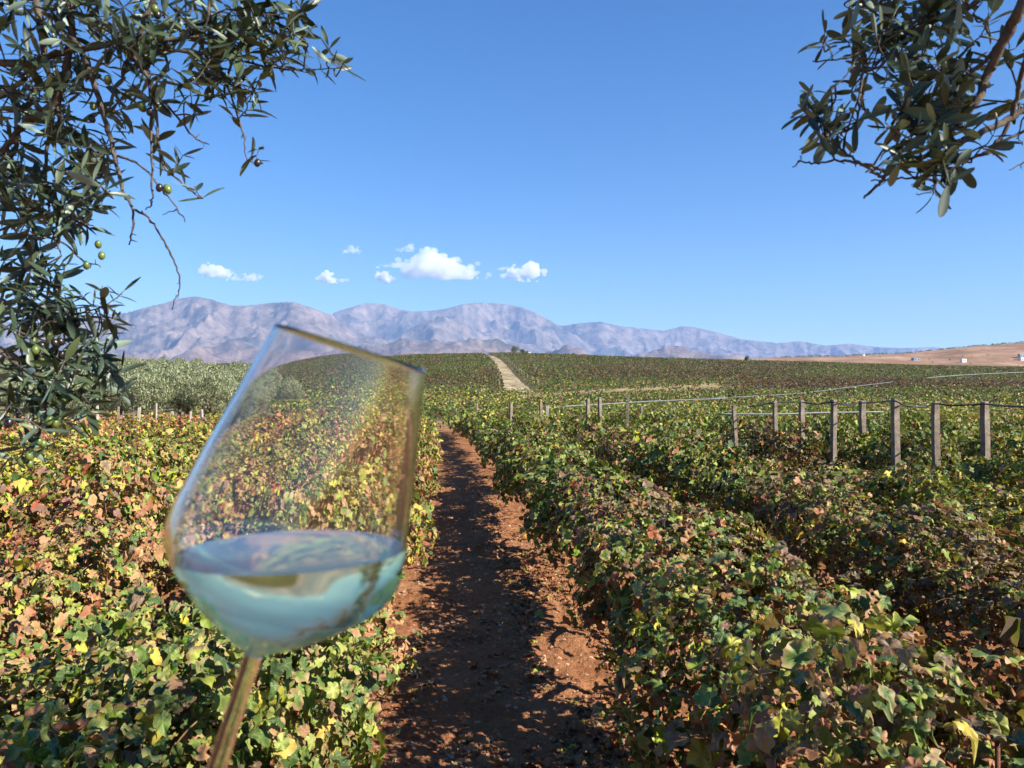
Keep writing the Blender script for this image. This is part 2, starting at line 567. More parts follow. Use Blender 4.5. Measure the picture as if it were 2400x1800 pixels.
colh = M.ramp(n, [(.35, (.20, .11, .06)), (.55, (.33, .20, .12)), (.7, (.42, .30, .20))])
colh = M.mix(M.math('MULTIPLY', M.math('SUBTRACT', n2, .56), 8, True), colh, (.10, .09, .05))
M.color(colh)
tag(link("hill", fast_mesh("hill", np.stack([XX, YY, HH], -1).reshape(-1, 3), q), M.m), kind='structure')


def hill_z(x, y):
    t = np.interp(x / y, ta, np.arange(len(ta))); r = np.interp(y, ry, np.arange(len(ry)))
    return HH[int(r), int(t)]


# ------------------------------------------------------------------ clouds: lumpy bodies of even vapour far beyond the mountains
M_CLOUD = bpy.data.materials.new("cloud_vapour"); M_CLOUD.use_nodes = True
nt = M_CLOUD.node_tree; nt.nodes.remove(nt.nodes['Principled BSDF'])
pv = nt.nodes.new('ShaderNodeVolumePrincipled')
pv.inputs['Color'].default_value = (1, 1, 1, 1); pv.inputs['Density'].default_value = 0.0085; pv.inputs['Anisotropy'].default_value = 0.2
nt.links.new(pv.outputs[0], nt.nodes['Material Output'].inputs['Volume'])
_ico = bmesh.new(); bmesh.ops.create_icosphere(_ico, subdivisions=3, radius=1)
ICO_V = np.array([v.co[:] for v in _ico.verts]); ICO_F = np.array([[v.index for v in f.verts] for f in _ico.faces]); _ico.free()
CLOUDS = [
    ("small bright cloud with a bulging top above the leftmost mountain peak", [(462, 588, 30, 14), (448, 582, 14, 8), (482, 592, 22, 8)], 31),
    ("thin flat cloud low beside the small bright one above the left peaks", [(520, 602, 34, 6), (547, 601, 20, 9), (500, 603, 14, 5)], 32),
    ("small puff low between the left and central clouds", [(704, 602, 18, 10), (716, 607, 14, 7)], 33),
    ("tiny flat wisp right of the small low puff", [(742, 606, 14, 6)], 34),
    ("faint small wisp highest on the left of the central clouds", [(758, 544, 22, 7), (760, 538, 9, 7)], 35),
    ("faint wisp just above the largest cloud", [(872, 540, 24, 6), (886, 534, 10, 7)], 36),
    ("small round cloud beneath the left end of the largest cloud", [(824, 598, 18, 11), (838, 604, 14, 8)], 37),
    ("largest white cloud with a tall peak over the central mountains", [(850, 574, 34, 7), (900, 580, 44, 14), (945, 584, 60, 20), (930, 562, 26, 20), (922, 548, 12, 12), (985, 594, 44, 13), (1012, 592, 14, 13), (960, 572, 26, 14)], 38),
    ("single white cloud right of the largest one, over the falling ridge", [(1125, 590, 32, 12), (1150, 586, 18, 16), (1130, 604, 30, 7), (1108, 584, 14, 8)], 39),
]
dg = bpy.context.evaluated_depsgraph_get()
for lab, blobs, seed in CLOUDS:
    rg = np.random.default_rng(seed)
    A = Acc(); dist = 24000; mpp = dist / 1705.0
    cx = np.mean([b[0] for b in blobs]); cy = np.mean([b[1] for b in blobs])
    cen = at(cx * D2S, cy * D2S, dist)
    for (bx, by, rx, rzz) in blobs:
        kk = int(22 + rx * rzz / 8)
        for _ in range(kk):
            a = rg.normal(0, 0.50, 3)
            a[1] = a[1] if a[1] > -0.55 else -0.55 + 0.1 * rg.random()
            s_ = rg.uniform(.28, .55) * min(rzz, rx) * mpp
            p = at((bx + a[0] * rx) * D2S, (by - a[1] * rzz) * D2S, dist + a[2] * rx * mpp) - cen
            A.add(ICO_V * s_ * np.array([1.15, 1, .85]) + p, ICO_F)
    me = A.mesh("cloud")
    mc = M_CLOUD.copy(); mc.node_tree.nodes['Principled Volume'].inputs['Density'].default_value = .0085 * min(2.2, .62 * 44 / max(b[2] for b in blobs)) * (.35 if 'wisp' in lab else 1)
    o = link("cloud", me, mc, loc=cen)
    md = o.modifiers.new("r", 'REMESH'); md.mode = 'VOXEL'; md.voxel_size = 3.2 * mpp * 0.5
    bpy.context.view_layer.update()
    new = bpy.data.meshes.new_from_object(o.evaluated_get(bpy.context.evaluated_depsgraph_get()))
    o.modifiers.clear(); o.data = new
    if not new.materials: new.materials.append(mc)
    tag(o, lab, "cloud", "clouds over the mountains")

# ------------------------------------------------------------------ leaf templates
HALF = [(.07, -.07), (.20, -.13), (.34, -.08), (.45, .02), (.43, .11), (.53, .16), (.60, .30), (.56, .42), (.45, .47), (.45, .58), (.36, .70), (.25, .80), (.11, .91)]
HALFM = [(.22, -.12), (.45, .02), (.58, .28), (.45, .47), (.40, .66), (.18, .86)]


def grape_template(half, ring, kind):
    rg = np.random.default_rng(100 + kind)
    out = [(0, .04)] + half + [(0, 1.0)] + [(-x, y) for x, y in half[::-1]]
    O = np.array(out, float)
    O += rg.normal(0, .022, O.shape)
    cen = np.array([0, .36])
    n = len(O)
    if ring:
        P = np.vstack([cen[None], cen + (O - cen) * .52, O]); E = np.concatenate([[0], np.full(n, .5), np.full(n, 1.)])
        k = np.arange(n); k2 = (k + 1) % n
        F_ = [np.stack([np.zeros(n, int), 1 + k2, 1 + k], 1), np.stack([1 + k, 1 + k2, 1 + n + k2, 1 + n + k], 1)]
    else:
        P = np.vstack([cen[None], O]); E = np.concatenate([[0], np.full(n, 1.)])
        k = np.arange(n); k2 = (k + 1) % n
        F_ = [np.stack([np.zeros(n, int), 1 + k2, 1 + k], 1)]
    x, y = P[:, 0], P[:, 1] - .36
    th = np.arctan2(x, y)
    r2 = x * x + y * y
    fold = [.3, .6, .15, .95, .5, 1.3][kind % 6]
    curl = [-.55, -.9, .55, -1.4, -.4, -1.7][kind % 6]
    z = fold * np.abs(x) * .6 + curl * r2 * .8 + .11 * np.sin(5 * th + kind) * E ** 2 + rg.normal(0, .02, len(E)) * E
    if kind % 6 == 5: x = x * .62
    return np.stack([x, y + .36, z], 1), F_, E


HI = [grape_template(HALF, True, k) for k in range(6)]
MID = [grape_template(HALFM, False, k) for k in range(6)]
LO = []
for k in range(3):
    LO.append((np.array([[-.45, .1, .12 * k], [0, -.1, 0], [.45, .12, .12 * k], [.25, .75, -.05], [-.25, .78, -.1]]) , [np.array([[1, 2, 3]]), np.array([[1, 3, 4, 0]])], np.array([.8, .2, .8, 1, 1])))


def scatter(A, P, N, T, size, templates, rg, plant=None, w_shift=0.0, dry=1.0):
    """P positions, N leaf normals, T tip directions; adds one leaf each to the accumulator"""
    n = len(P)
    N = N / (np.linalg.norm(N, axis=1)[:, None] + 1e-9)
    T = T - (T * N).sum(1)[:, None] * N
    T = T / (np.linalg.norm(T, axis=1)[:, None] + 1e-9)
    X = np.cross(T, N)
    which = rg.integers(0, len(templates), n)
    u = rg.random(n); w = np.clip(rg.random(n) + w_shift, 0, 1); r3 = rg.random(n) * dry
    for ti, (tv, tf, te) in enumerate(templates):
        m = np.where(which == ti)[0]
        if not len(m): continue
        k = len(m)
        sx = size[m] * rg.uniform(.50, 1.15, k); sz = size[m] * rg.uniform(.6, 1.3, k)
        V = P[m][:, None] + (sx[:, None] * tv[None, :, 0])[..., None] * X[m][:, None] \
            + (size[m][:, None] * tv[None, :, 1])[..., None] * T[m][:, None] + (sz[:, None] * tv[None, :, 2])[..., None] * N[m][:, None]
        nv = len(tv)
        off = (np.arange(k) * nv)
        fs = [(f[None] + off[:, None, None]).reshape(-1, f.shape[1]) for f in tf]
        D = np.empty((k, nv, 4)); D[..., 0] = u[m][:, None]; D[..., 1] = w[m][:, None]; D[..., 2] = te[None]; D[..., 3] = r3[m][:, None]
        E = None
        if plant is not None:
            E = np.ones((k, nv, 4)); E[..., :3] = plant[m][:, None]
            E = E.reshape(-1, 4)
        CC = None
        if templates is HI:
            CC = np.tile(np.column_stack([tv[:, 0] + 1, tv[:, 1], np.ones(nv), np.ones(nv)])[None], (k, 1, 1)).reshape(-1, 4)
        A.add(V.reshape(-1, 3), fs, D.reshape(-1, 4), E, CC)


def vine_leaves(rg, n, length=1.62, width=.66, top=1.12, bottom=.14, lifted=False, boxy=False):
    """leaf positions, normals, tips of one bushy vine; the row runs along Y"""
    y = rg.uniform(-.5, .5, n) * length
    phi = rg.uniform(-0.60, math.pi + 0.60, n)
    s1, s2 = rg.random(2) * 50
    lump = 0.34 + 1.30 * fbm(y * 2.7 + s1, phi * 1.7 + s2, 3, 7)
    edge = np.sqrt(np.clip(1 - (np.abs(y) / (length * .56)) ** 3, 0.15, 1))
    r = (1 - np.abs(rg.normal(0, .13, n))) * lump * edge
    inner = rg.random(n) < .22
    r = np.where(inner, r * rg.uniform(.4, .9, n), r)
    cz = .60
    cx_, up = np.cos(phi), np.sin(phi)
    if boxy:
        cx_ = np.sign(cx_) * np.abs(cx_) ** .55; up = np.sign(up) * np.abs(up) ** .8
    x = cx_ * width * r
    z = cz + np.where(up > 0, up * (top - cz), up * (cz - bottom) * 1.15) * r
    if lifted:
        zb = .36 + .56 * smoothstep(-.50, .25, x)
        z = zb + (z - bottom) * (top - zb) / (top - bottom)
    z = np.maximum(z, .04 + .08 * rg.random(n))
    Nn = np.stack([np.cos(phi), rg.normal(0, .25, n), np.sin(phi) * .75 + .12], 1) + rg.normal(0, .60, (n, 3))
    Tt = np.stack([np.cos(phi) * .7, rg.normal(0, .55, n), -.8 + rg.normal(0, .4, n)], 1)
    P = np.stack([x, y, z], 1)
    return P, Nn, Tt


def make_vine_meshes(seed, lod, lifted=False, boxy=False):
    rg = np.random.default_rng(1000 + seed * 7 + lod)
    n, size, tmpl = [(2500, .061, HI), (1700, .070, MID), (760, .102, LO)][lod]
    A = Acc()
    P, N_, T_ = vine_leaves(rg, int(n * (.85 if lifted else 1)), width=.53 if lifted else (.56 if boxy else .70), top=1.22 if lifted or boxy else 1.12, bottom=.04 if boxy else .14, lifted=lifted, boxy=boxy or lifted)
    sz = size * rg.lognormal(0, .34, len(P)).clip(.5, 1.7)
    canes = Acc()
    nsh = [17, 13, 8][lod]
    for k in range(nsh):                                # loose shoots that break the outline
        y0 = rg.uniform(-.6, .6); side = rg.choice([-1, 1])
        a = np.array([rg.uniform(-.35, .35), y0, rg.uniform(.7, .95)])
        d = np.array([side * rg.uniform(.05, .7), rg.uniform(-.5, .5), rg.uniform(.4, 1.1)])
        d /= np.linalg.norm(d)
        L = rg.uniform(.28, .55)
        pts = np.array([a + d * L * t + np.array([0, 0, -.32 * t * t * L / .5]) for t in np.linspace(0, 1, 6)])
        if lod < 2:
            cp = smooth_line(np.vstack([[0, 0, .46], [.3 * a[0], .45 * y0, .60], pts]), 2)
            v, f = tube(cp, np.linspace(.0055, .0018, len(cp)), 5, seed=k); canes.add(v, f)
        m = [15, 12, 7][lod]
        t = rg.uniform(.25, 1.02, m)
        pp = np.stack([np.interp(t, np.linspace(0, 1, 6), pts[:, j]) for j in range(3)], 1) + rg.normal(0, .03, (m, 3))
        P = np.vstack([P, pp]); N_ = np.vstack([N_, rg.normal(0, .6, (m, 3)) + np.array([0, 0, .8])])
        T_ = np.vstack([T_, rg.normal(0, .6, (m, 3)) + d * .5 + np.array([0, 0, -.4])])
        sz = np.concatenate([sz, size * (1.05 - .5 * t) * rg.uniform(.7, 1.2, m)])
    scatter(A, P, N_, T_, sz, tmpl, rg)
    fol = A.mesh("foliage")
    fol.materials.append(M_VINE)
    cane = None; trunk = None; stake = None
    if True:
        if lod == 2: canes.add(*tube(np.array([[0, 0, .4], [0, .02, .6], [0, 0, .8]]), .006, 4))
        cane = canes.mesh("cane"); cane.materials.append(M_CANE)
        B = Acc()
        zz = np.linspace(-.05, .5, 9)
        tr = np.stack([.04 * np.sin(zz * 9 + seed), .05 * np.cos(zz * 7 + seed * 2), zz], 1)
        v, f = tube(tr, np.linspace(.036, .026, 9) * rg.uniform(.85, 1.2, 9), 9, wob=.28, seed=seed); B.add(v, f)
        for sgn in (-1, 1):
            arm = np.array([tr[-1] + np.array([rg.normal(0, .02), sgn * t * .62, .10 * math.sin(t * 3) + .02]) for t in np.linspace(0, 1, 7)])
            v, f = tube(arm, np.linspace(.024, .010, 7), 7, wob=.25, seed=seed + 3); B.add(v, f)
        trunk = B.mesh("trunk"); trunk.materials.append(M_TRUNK)
        v, f = tube(np.array([[.05, .03, -.1], [.06, .03, .5], [.065, .04, 1.02]]), .007, 6)
        stake = fast_mesh("stake", v, f); stake.materials.append(M_STAKE)
    return fol, trunk, cane, stake


VM = [[make_vine_meshes(s, lod) for s in range(nv)] for lod, nv in ((0, 9), (1, 8), (2, 7))]

VL = [[make_vine_meshes(s + 40, lod, True) for s in range(nv)] for lod, nv in ((0, 6), (1, 5), (2, 4))]

VR = [[make_vine_meshes(s + 80, lod, False, True) for s in range(nv)] for lod, nv in ((0, 6), (1, 6), (2, 5))]

# colour of the foliage of a vine at x, y: fractions of tan-red, yellow and purple leaves
SPOTS = [(1.3, 6.7, 1.6, (.22, .04, .62)), (3.6, 5.2, 1.8, (.16, .06, .62)), (3.6, 7.6, 1.5, (.18, .08, .50)), (1.3, 4.4, 1.2, (.36, .08, .12)), (1.3, 2.6, 1.3, (.30, .06, .16)),
         (-3.4, 7.0, 1.9, (.52, .10, .16)), (-3.4, 9.5, 1.8, (.50, .16, .12)), (-1.15, 3.2, 1.5, (.05, .06, .02)), (-3.4, 4.5, 1.5, (.42, .22, .1)),
         (5.9, 13.5, 2.0, (.15, .03, .58)), (3.6, 17.0, 2.2, (.22, .05, .45)), (-5.6, 11, 2.5, (.34, .18, .10)), (8.2, 11.0, 2.2, (.08, .24, .02)),
         (5.9, 8.5, 1.5, (.18, .26, .05)), (-8, 16, 4, (.16, .30, .04)), (-10, 30, 7, (.34, .14, .22)), (-20, 36, 9, (.36, .2, .2)), (-3.4, 15, 2.5, (.12, .30, .03)),
         (3.6, 3.2, 1.4, (.20, .12, .44))]


def bend(y):
    return -1.15 * (np.maximum(np.asarray(y, float) - 13, 0) / 32) ** 1.5


def tint(x, y):
    x = np.atleast_1d(np.asarray(x, float)); y = np.atleast_1d(np.asarray(y, float))
    left = smoothstep(.2, -1.8, x)
    n1 = smoothstep(.2, .85, vnoise(x / 3.2 + 9, y / 4.5, 71)); n2 = smoothstep(.3, .9, vnoise(x / 2.8 + 31, y / 4.0, 72)); n3 = vnoise(x / 3 + 77, y / 4, 73)
    red = .04 + .10 * n1 ** 2 + left * (.08 + .32 * n1 ** 1.5)
    yel = .03 + .12 * n2 ** 2 + left * (.05 + .20 * n2 ** 1.5)
    pur = .01 + .16 * smoothstep(.68, .95, n3) + left * .10 * n3
    T = np.stack([red, yel, pur], 1)
    for sx, sy, sr, c_ in SPOTS:
        w = np.exp(-((x - sx) ** 2 * (1.6 if sr < 3 else 1) + (y - sy) ** 2) / sr ** 2)[:, None]
        T = T * (1 - w) + np.array(c_) * w
    return T


# ------------------------------------------------------------------ the vine rows around the path
cands = []
row_right = [1.44 if k == 0 else 1.32 + 2.3 * k for k in range(13)]
row_left = [-1.08 if k == 0 else -1.18 - 2.3 * k for k in range(12)]
for side, rows in (('right', row_right), ('left', row_left)):
    for k, X in enumerate(rows):
        y0 = 1.75 + .5 * random.random() if side == 'right' else 1.9 + .5 * random.random()
        j = 0
        while y0 + 1.45 * j < 47:
            yy = y0 + 1.45 * j + random.uniform(-.12, .12)
            j += 1
            if k == 0 and side == 'right' and yy < 1.9: continue
            xx = X + random.uniform(-.07, .07) + float(bend(yy))
            if side == 'left' and k == 1: xx += 1.05 * math.exp(-((yy - 4.2) / 2.6) ** 2)
            if side == 'left' and k > 1: xx += .4 * math.exp(-((yy - 5) / 4) ** 2)
            dd = math.hypot(xx, yy)
            px, py, z = project([[xx, yy, .7]])
            mpx = F * .85 / max(z[0], .5)
            seen = (-mpx < px[0] < 2400 + mpx) and z[0] > .5 and py[0] - mpx < 1800
            margin = F * 3.0 / max(z[0], .5)
            if not seen and not (-margin < px[0] < 2400 + margin and z[0] > .3): continue
            cands.append([dd, xx, yy, side, k, seen])
cands.sort()
ORD = ['first', 'second', 'third', 'fourth', 'fifth', 'sixth', 'seventh', 'eighth', 'ninth', 'tenth', 'eleventh', 'twelfth', 'thirteenth', 'fourteenth', 'fifteenth', 'sixteenth', 'seventeenth', 'eighteenth', 'nineteenth', 'twentieth',
       'twenty-first', 'twenty-second', 'twenty-third', 'twenty-fourth', 'twenty-fifth', 'twenty-sixth', 'twenty-seventh', 'twenty-eighth', 'twenty-ninth', 'thirtieth', 'thirty-first', 'thirty-second']
indiv = [c_ for c_ in cands if c_[5]][:298]
keep = set(id(c_) for c_ in indiv)
rest = [c_ for c_ in cands if id(c_) not in keep]
counts = {}
indiv.sort(key=lambda c_: (c_[3], c_[4], c_[2]))


def shade_word(T, dd):
    r_, y_, p_ = T
    if p_ > .33: return random.choice(["purple-brown", "dark purple-tinged"])
    if r_ > .33: return random.choice(["russet and green", "reddish tan"])
    if y_ > .24: return "yellow-green"
    if r_ + y_ + p_ > .36: return "green and tan"
    return "green"


for dd, xx, yy, side, k, seen in indiv:
    counts[(side, k)] = counts.get((side, k), 0) + 1
    idx = counts[(side, k)]
    lod = 0 if dd < 7.5 else (1 if dd < 19 else 2)
    var = random.choice((VM if side == 'left' else (VR if k or yy < 4.4 else VL))[lod])
    fol, trunk, cane, stake = var
    T = tint(xx, yy)[0] * np.random.default_rng(int(xx * 100 + yy * 37) & 0xffff).uniform(.75, 1.25, 3)
    T = np.clip(T, 0, 1)
    w = shade_word(T, dd)
    where = f"the {ORD[k]} row {side} of the path"
    if idx <= 32:
        lab = f"{w} vine, nearest one in {where}" if idx == 1 else f"{w} vine, {ORD[idx - 1]} back in {where}"
    else:
        lab = f"small {w} vine {'midway' if yy < 24 else 'far'} down {where}"
    gz = float(ground_z(xx, yy))
    rz = (0 if side == 'right' and k == 0 else random.choice([0, math.pi])) + random.uniform(-.08, .08)
    sc = random.uniform(.86, 1.15); scz = random.uniform(.72, 1.22)
    if side == 'left' and k == 0: scz *= .93; sc *= .86
    if side == 'right' and k == 0 and yy < 9: scz = random.uniform(.92, 1.12); sc = .98
    cat = "grapevine"; grp = f"grapevines planted in rows {side} of the path"
    root = empty("grapevine", (xx, yy, gz))
    root.rotation_euler.z = rz
    root.scale = (sc, 1.06, scz)
    f_ = link("foliage", fol, None, root)
    f_.color = (*T, (.60 if side == 'left' else .45) + random.uniform(-.1, .1))
    link("trunk", trunk, None, root)
    if lod == 0:
        link("cane", cane, None, root); link("stake", stake, None, root)
    tag(root, lab, cat, grp)

# ------------------------------------------------------------------ the rest of the vineyard: one mass
A = Acc()
rg = np.random.default_rng(77)
for dd, xx, yy, side, k, seen in rest:
    n = 300 if dd < 30 else 150
    P, N_, T_ = vine_leaves(rg, n)
    P[:, 2] *= rg.uniform(.88, 1.1)
    P += np.array([xx, yy, float(ground_z(xx, yy))])
    pl = np.tile(np.clip(tint(xx, yy)[0] * rg.uniform(.75, 1.25, 3), 0, 1), (n, 1))
    scatter(A, P, N_, T_, (.16 if dd < 30 else .2) * rg.uniform(.7, 1.3, n), LO, rg, pl)

# hill track course (also used to keep vines off it)
TRK = np.array([(1122, 862), (1112, 850), (1100, 830), (1088, 812), (1076, 795), (1060, 778), (1047, 763)]) * D2S
TRD = np.array([118, 140, 178, 222, 272, 335, 396])
trk = np.array([at(p[0], p[1], d) for p, d in zip(TRK, TRD)])
trk[:, 2] = ground_z(trk[:, 0], trk[:, 1])
trk = smooth_line(trk, 6)


def bare(px, py, x, y):
    """True where the photographed hillside carries no vines"""
    tx = np.interp(y, trk[:, 1], trk[:, 0])
    tw = np.interp(y, [118, 150, 220, 400], [2.4, 2.0, 1.9, 2.0])
    on = (np.abs(x - tx) < tw) & (y > 104)
    # straw strip above the lower pipe
    dx = px / D2S; dy = py / D2S
    l1 = np.interp(dx, [1130, 1320, 1560], [852, 838, 824]); l2 = np.interp(dx, [1130, 1320, 1560], [858, 849, 838])
    jn = 7 * (fbm(x / 5, y / 9, 3, 55) - .5)
    on |= (dx > 1130) & (dx < 1565) & (dy > l1 + 2 + jn) & (dy < l2 - 2 + jn) & (vnoise(x / 1.3, y / 2.5, 56) > .3)
    on |= (dx < 430) & (y > 48)                        # olive grove
    on |= (dx < 545) & (y > 48) & (y < 215)
    on |= (dx < 900) & (y > 50) & (y < 60)
    return on


y = 48.5
while y < 425:
    xmin, xmax = -.62 * y, .80 * y
    step = np.interp(y, [48, 120, 400], [2.3, 2.5, 3.4])
    size0 = np.interp(y, [48, 120, 400], [.20, .28, .46])
    per_m = np.interp(y, [48, 120, 250, 400], [26, 12, 5.5, 4.2])
    n = int((xmax - xmin) * per_m)
    xx = rg.uniform(xmin, xmax, n)
    row_w = np.interp(y, [60, 130], [.42, .20])
    yy = y + rg.normal(0, row_w * .6, n) + 1.2 * (vnoise(xx / 14, xx * 0 + y, 5) - .5)
    hgt = (.95 + .45 * vnoise(xx / 1.7, yy * 0 + y, 8)) * np.sqrt(rg.random(n))
    gz = ground_z(xx, yy)
    P = np.stack([xx, yy, gz + .12 + hgt], 1)
    px, py, _ = project(P)
    ok = ~bare(px, py, xx, yy)
    P = P[ok]; xx = xx[ok]; yy = yy[ok]; px = px[ok] / D2S; py = py[ok] / D2S; n = len(P)
    if n:
        N_ = rg.normal(0, .55, (n, 3)) + np.array([0, -.25, .9]); T_ = rg.normal(0, 1, (n, 3)) + np.array([0, -.3, -.3])
        pur = .04 + .16 * smoothstep(.6, .9, vnoise(xx / 30, yy / 25, 91))
        nr_ = 1 - .8 * smoothstep(80, 130, yy)
        red = nr_ * (.02 + .10 * smoothstep(.6, .85, vnoise(xx / 22, yy / 22, 92))); yel = nr_ * (.04 + .10 * vnoise(xx / 25, yy / 18, 93))
        jx = px + 25 * (vnoise(px / 30, py / 5, 3) - .5); jy = py + 5 * (vnoise(px / 25, py / 6, 4) - .5)
        br = smoothstep(1555, 1600, jx) * smoothstep(2000, 1900, jx) * smoothstep(812, 817, jy) * smoothstep(840, 834, jy)
        br = np.maximum(br, smoothstep(1860, 1920, jx) * smoothstep(818, 822, jy) * smoothstep(836, 831, jy))
        br = np.maximum(br, .45 * smoothstep(1200, 1300, jx) * smoothstep(1800, 1650, jx) * smoothstep(778, 786, jy) * smoothstep(822, 806, jy))
        pur = np.clip(pur + .85 * br, 0, 1)
        dk = fbm(xx / 9, yy / 16, 3, 97)
        pur = np.clip(pur + .5 * smoothstep(.5, .7, dk) * smoothstep(90, 150, yy), 0, 1)
        ws = -.10 - .30 * smoothstep(90, 170, yy) - .3 * smoothstep(.45, .7, dk)
        ws = ws - .5 * br + .16 * smoothstep(110, 70, yy)
        red = red * (1 - br); yel = yel * (1 - br)
        scatter(A, P, N_, T_, size0 * rg.uniform(.65, 1.35, n), LO, rg, np.stack([red, yel, pur], 1), w_shift=ws)
    y += step
me = A.mesh("vineyard")
me.materials.append(M_VINE_FAR)
tag(link("vineyard", me), "rows of green vines covering the level field and the hillside behind", "vineyard", kind='stuff')

# hill track: pale dry earth with low earth ribs across it
A = Acc()
rows_ = []
tt = np.linspace(0, 1, 160)
cum = np.concatenate([[0], np.cumsum(np.linalg.norm(np.diff(trk, axis=0), axis=1))]); cum /= cum[-1]
TP = np.stack([np.interp(tt, cum, trk[:, j]) for j in range(3)], 1)
wv = np.interp(TP[:, 1], [118, 150, 220, 400], [2.3, 1.7, 1.5, 1.35])
for i, s_ in enumerate(np.linspace(-1, 1, 9)):
    x = TP[:, 0] + s_ * wv + .3 * (vnoise(tt * 60, tt * 0 + i, 2) - .5)
    z = ground_z(x, TP[:, 1]) + .06 + .10 * (vnoise(tt * 90, tt * 0 + i * .3, 3) > .6)
    rows_.append(np.stack([x, TP[:, 1], z], 1))
V = np.stack(rows_, 1).reshape(-1, 3)
ii, jj = np.meshgrid(np.arange(159), np.arange(8), indexing='ij')
q = np.stack([ii * 9 + jj, ii * 9 + jj + 1, (ii + 1) * 9 + jj + 1, (ii + 1) * 9 + jj], -1).reshape(-1, 4)
M = Mat("pale_track", .95, .1)
g = M.n.new('ShaderNodeNewGeometry')
mp = M.n.new('ShaderNodeMapping'); mp.inputs['Scale'].default_value = (.16, .55, 1); M.l.new(g.outputs['Position'], mp.inputs[0])
n = M.noise(1.0, 5, .7, vec=mp.outputs[0])
M.color(M.ramp(n, [(.40, (.075, .07, .03)), (.48, (.30, .23, .13)), (.62, (.46, .37, .24))]))
tag(link("track", fast_mesh("track", V, q), M.m), kind='structure')

# ------------------------------------------------------------------ fallen leaves and stones on the path
A = Acc()
rg = np.random.default_rng(9)


def litter(n, x0, x1, y0, y1, size, plant, tm=MID):
    x = rg.uniform(x0, x1, n); yv = y0 + (y1 - y0) * rg.random(n) ** 1.4
    kp = vnoise(x * 2.2, yv * 1.6, 15) > .33
    x, yv = x[kp], yv[kp]; n = len(x)
    P = np.stack([x, yv, ground_z(x, yv) + .008 + .012 * rg.random(n)], 1)
    N_ = rg.normal(0, .32, (n, 3)) + np.array([0, 0, 1]); T_ = rg.normal(0, 1, (n, 3)) * np.array([1, 1, .1])
    scatter(A, P, N_, T_, size * rg.uniform(.6, 1.3, n), tm, rg, np.tile(np.array(plant), (n, 1)))


litter(900, -.75, 1.0, 3.8, 14, .042, (.93, .02, .05), HI)
litter(1900, .55, 1.35, 3.8, 11, .062, (.93, .03, .02), HI)
litter(300, -.4, .7, 3.8, 8, .065, (.85, .02, .13), HI)
litter(1300, -3.0, -1.6, 4.0, 18, .06, (.9, .05, .05), HI)
litter(1600, 1.9, 3.1, 3.8, 16, .06, (.92, .05, .03), HI)
litter(500, .3, 1.0, 10, 22, .06, (.9, .05, .05))
me = A.mesh("fallen_leaves"); me.materials.append(M_VINE_FAR)
tag(link("fallen_leaves", me), "dry tan and red vine leaves lying on the red earth between the rows", "leaf litter", kind='stuff')
A = Acc()
ic = bmesh.new(); bmesh.ops.create_icosphere(ic, subdivisions=1, radius=1)
I1V = np.array([v.co[:] for v in ic.verts]); I1F = np.array([[v.index for v in f.verts] for f in ic.faces]); ic.free()
n = 3800
x = np.where(rg.random(n) < .7, rg.uniform(-.9, 1.2, n), rg.uniform(-3, 3.2, n)); yv = 3.8 + 14 * rg.random(n) ** 1.5
s_ = .006 + .016 * rg.random(n) ** 3
gz = ground_z(x, yv)
Vs = I1V[None] * rg.uniform(.6, 1.25, (n, len(I1V), 1)) * s_[:, None, None] * np.array([1.2, 1, .7]) + np.stack([x, yv, gz + s_ * .25], 1)[:, None]
Fs = (I1F[None] + (np.arange(n) * len(I1V))[:, None, None]).reshape(-1, 3)
M = Mat("stone", .9, .2)
g = M.n.new('ShaderNodeNewGeometry')
M.color(M.ramp(M.noise(6, 2, .5, vec=g.outputs['Position']), [(.35, (.24, .10, .05)), (.5, (.33, .16, .09)), (.7, (.50, .38, .27))]))
tag(link("pebbles", fast_mesh("pebbles", Vs.reshape(-1, 3), Fs, False), M.m), "small stones and clods scattered on the red dirt path", "stones", kind='stuff')


# ------------------------------------------------------------------ posts, cable, pipes
def post(px, ytop, d, w, mat, lean=0.0, turn=None):
    """square-ish weathered post standing on the ground, top seen at px,ytop"""
    top = at(px, ytop, d)
    gz = float(ground_z(top[0], top[1])) - .05
    h = max(top[2] - gz, .6)
    rg = np.random.default_rng(int(px * 7 + ytop))
    bm = bmesh.new()
    nseg = 6
    prev = None
    for i in range(nseg + 1):
        t = i / nseg
        ring = []
        for (a, b) in ((-1, -1), (1, -1), (1, 1), (-1, 1)):
            ring.append(bm.verts.new((a * w / 2 * (1 + rg.normal(0, .04)) - lean * h * (t - 1) * 1.0 - lean * h * 0, b * w / 2 * (1 + rg.normal(0, .04)),
                                      h * t + (rg.normal(0, .012) if i == nseg else 0))))
        if prev:
            for k in range(4): bm.faces.new((prev[k], prev[(k + 1) % 4], ring[(k + 1) % 4], ring[k]))
        else: bm.faces.new(ring[::-1])
        prev = ring
    bm.faces.new(prev)
    bmesh.ops.bevel(bm, geom=[e_ for e_ in bm.edges if abs(e_.verts[0].co.z - e_.verts[1].co.z) > h / nseg * .5], offset=w * .12, segments=1, affect='EDGES')
    me = bpy.data.meshes.new("post"); bm.to_mesh(me); bm.free()
    me.materials.append(mat)
    o = link("wooden_post", me, None, None, (top[0], top[1], gz))
    o.rotation_euler.z = rg.uniform(-.5, .5) if turn is None else turn + rg.uniform(-.1, .1)
    return o, top


def c7(x, y): return 1600 + x / 2.765, 780 + y / 2.765
def c6(x, y): return 900 + x / 2.765, 780 + y / 2.765
def c3(x, y): return x / 3.016, 600 + y / 3.016


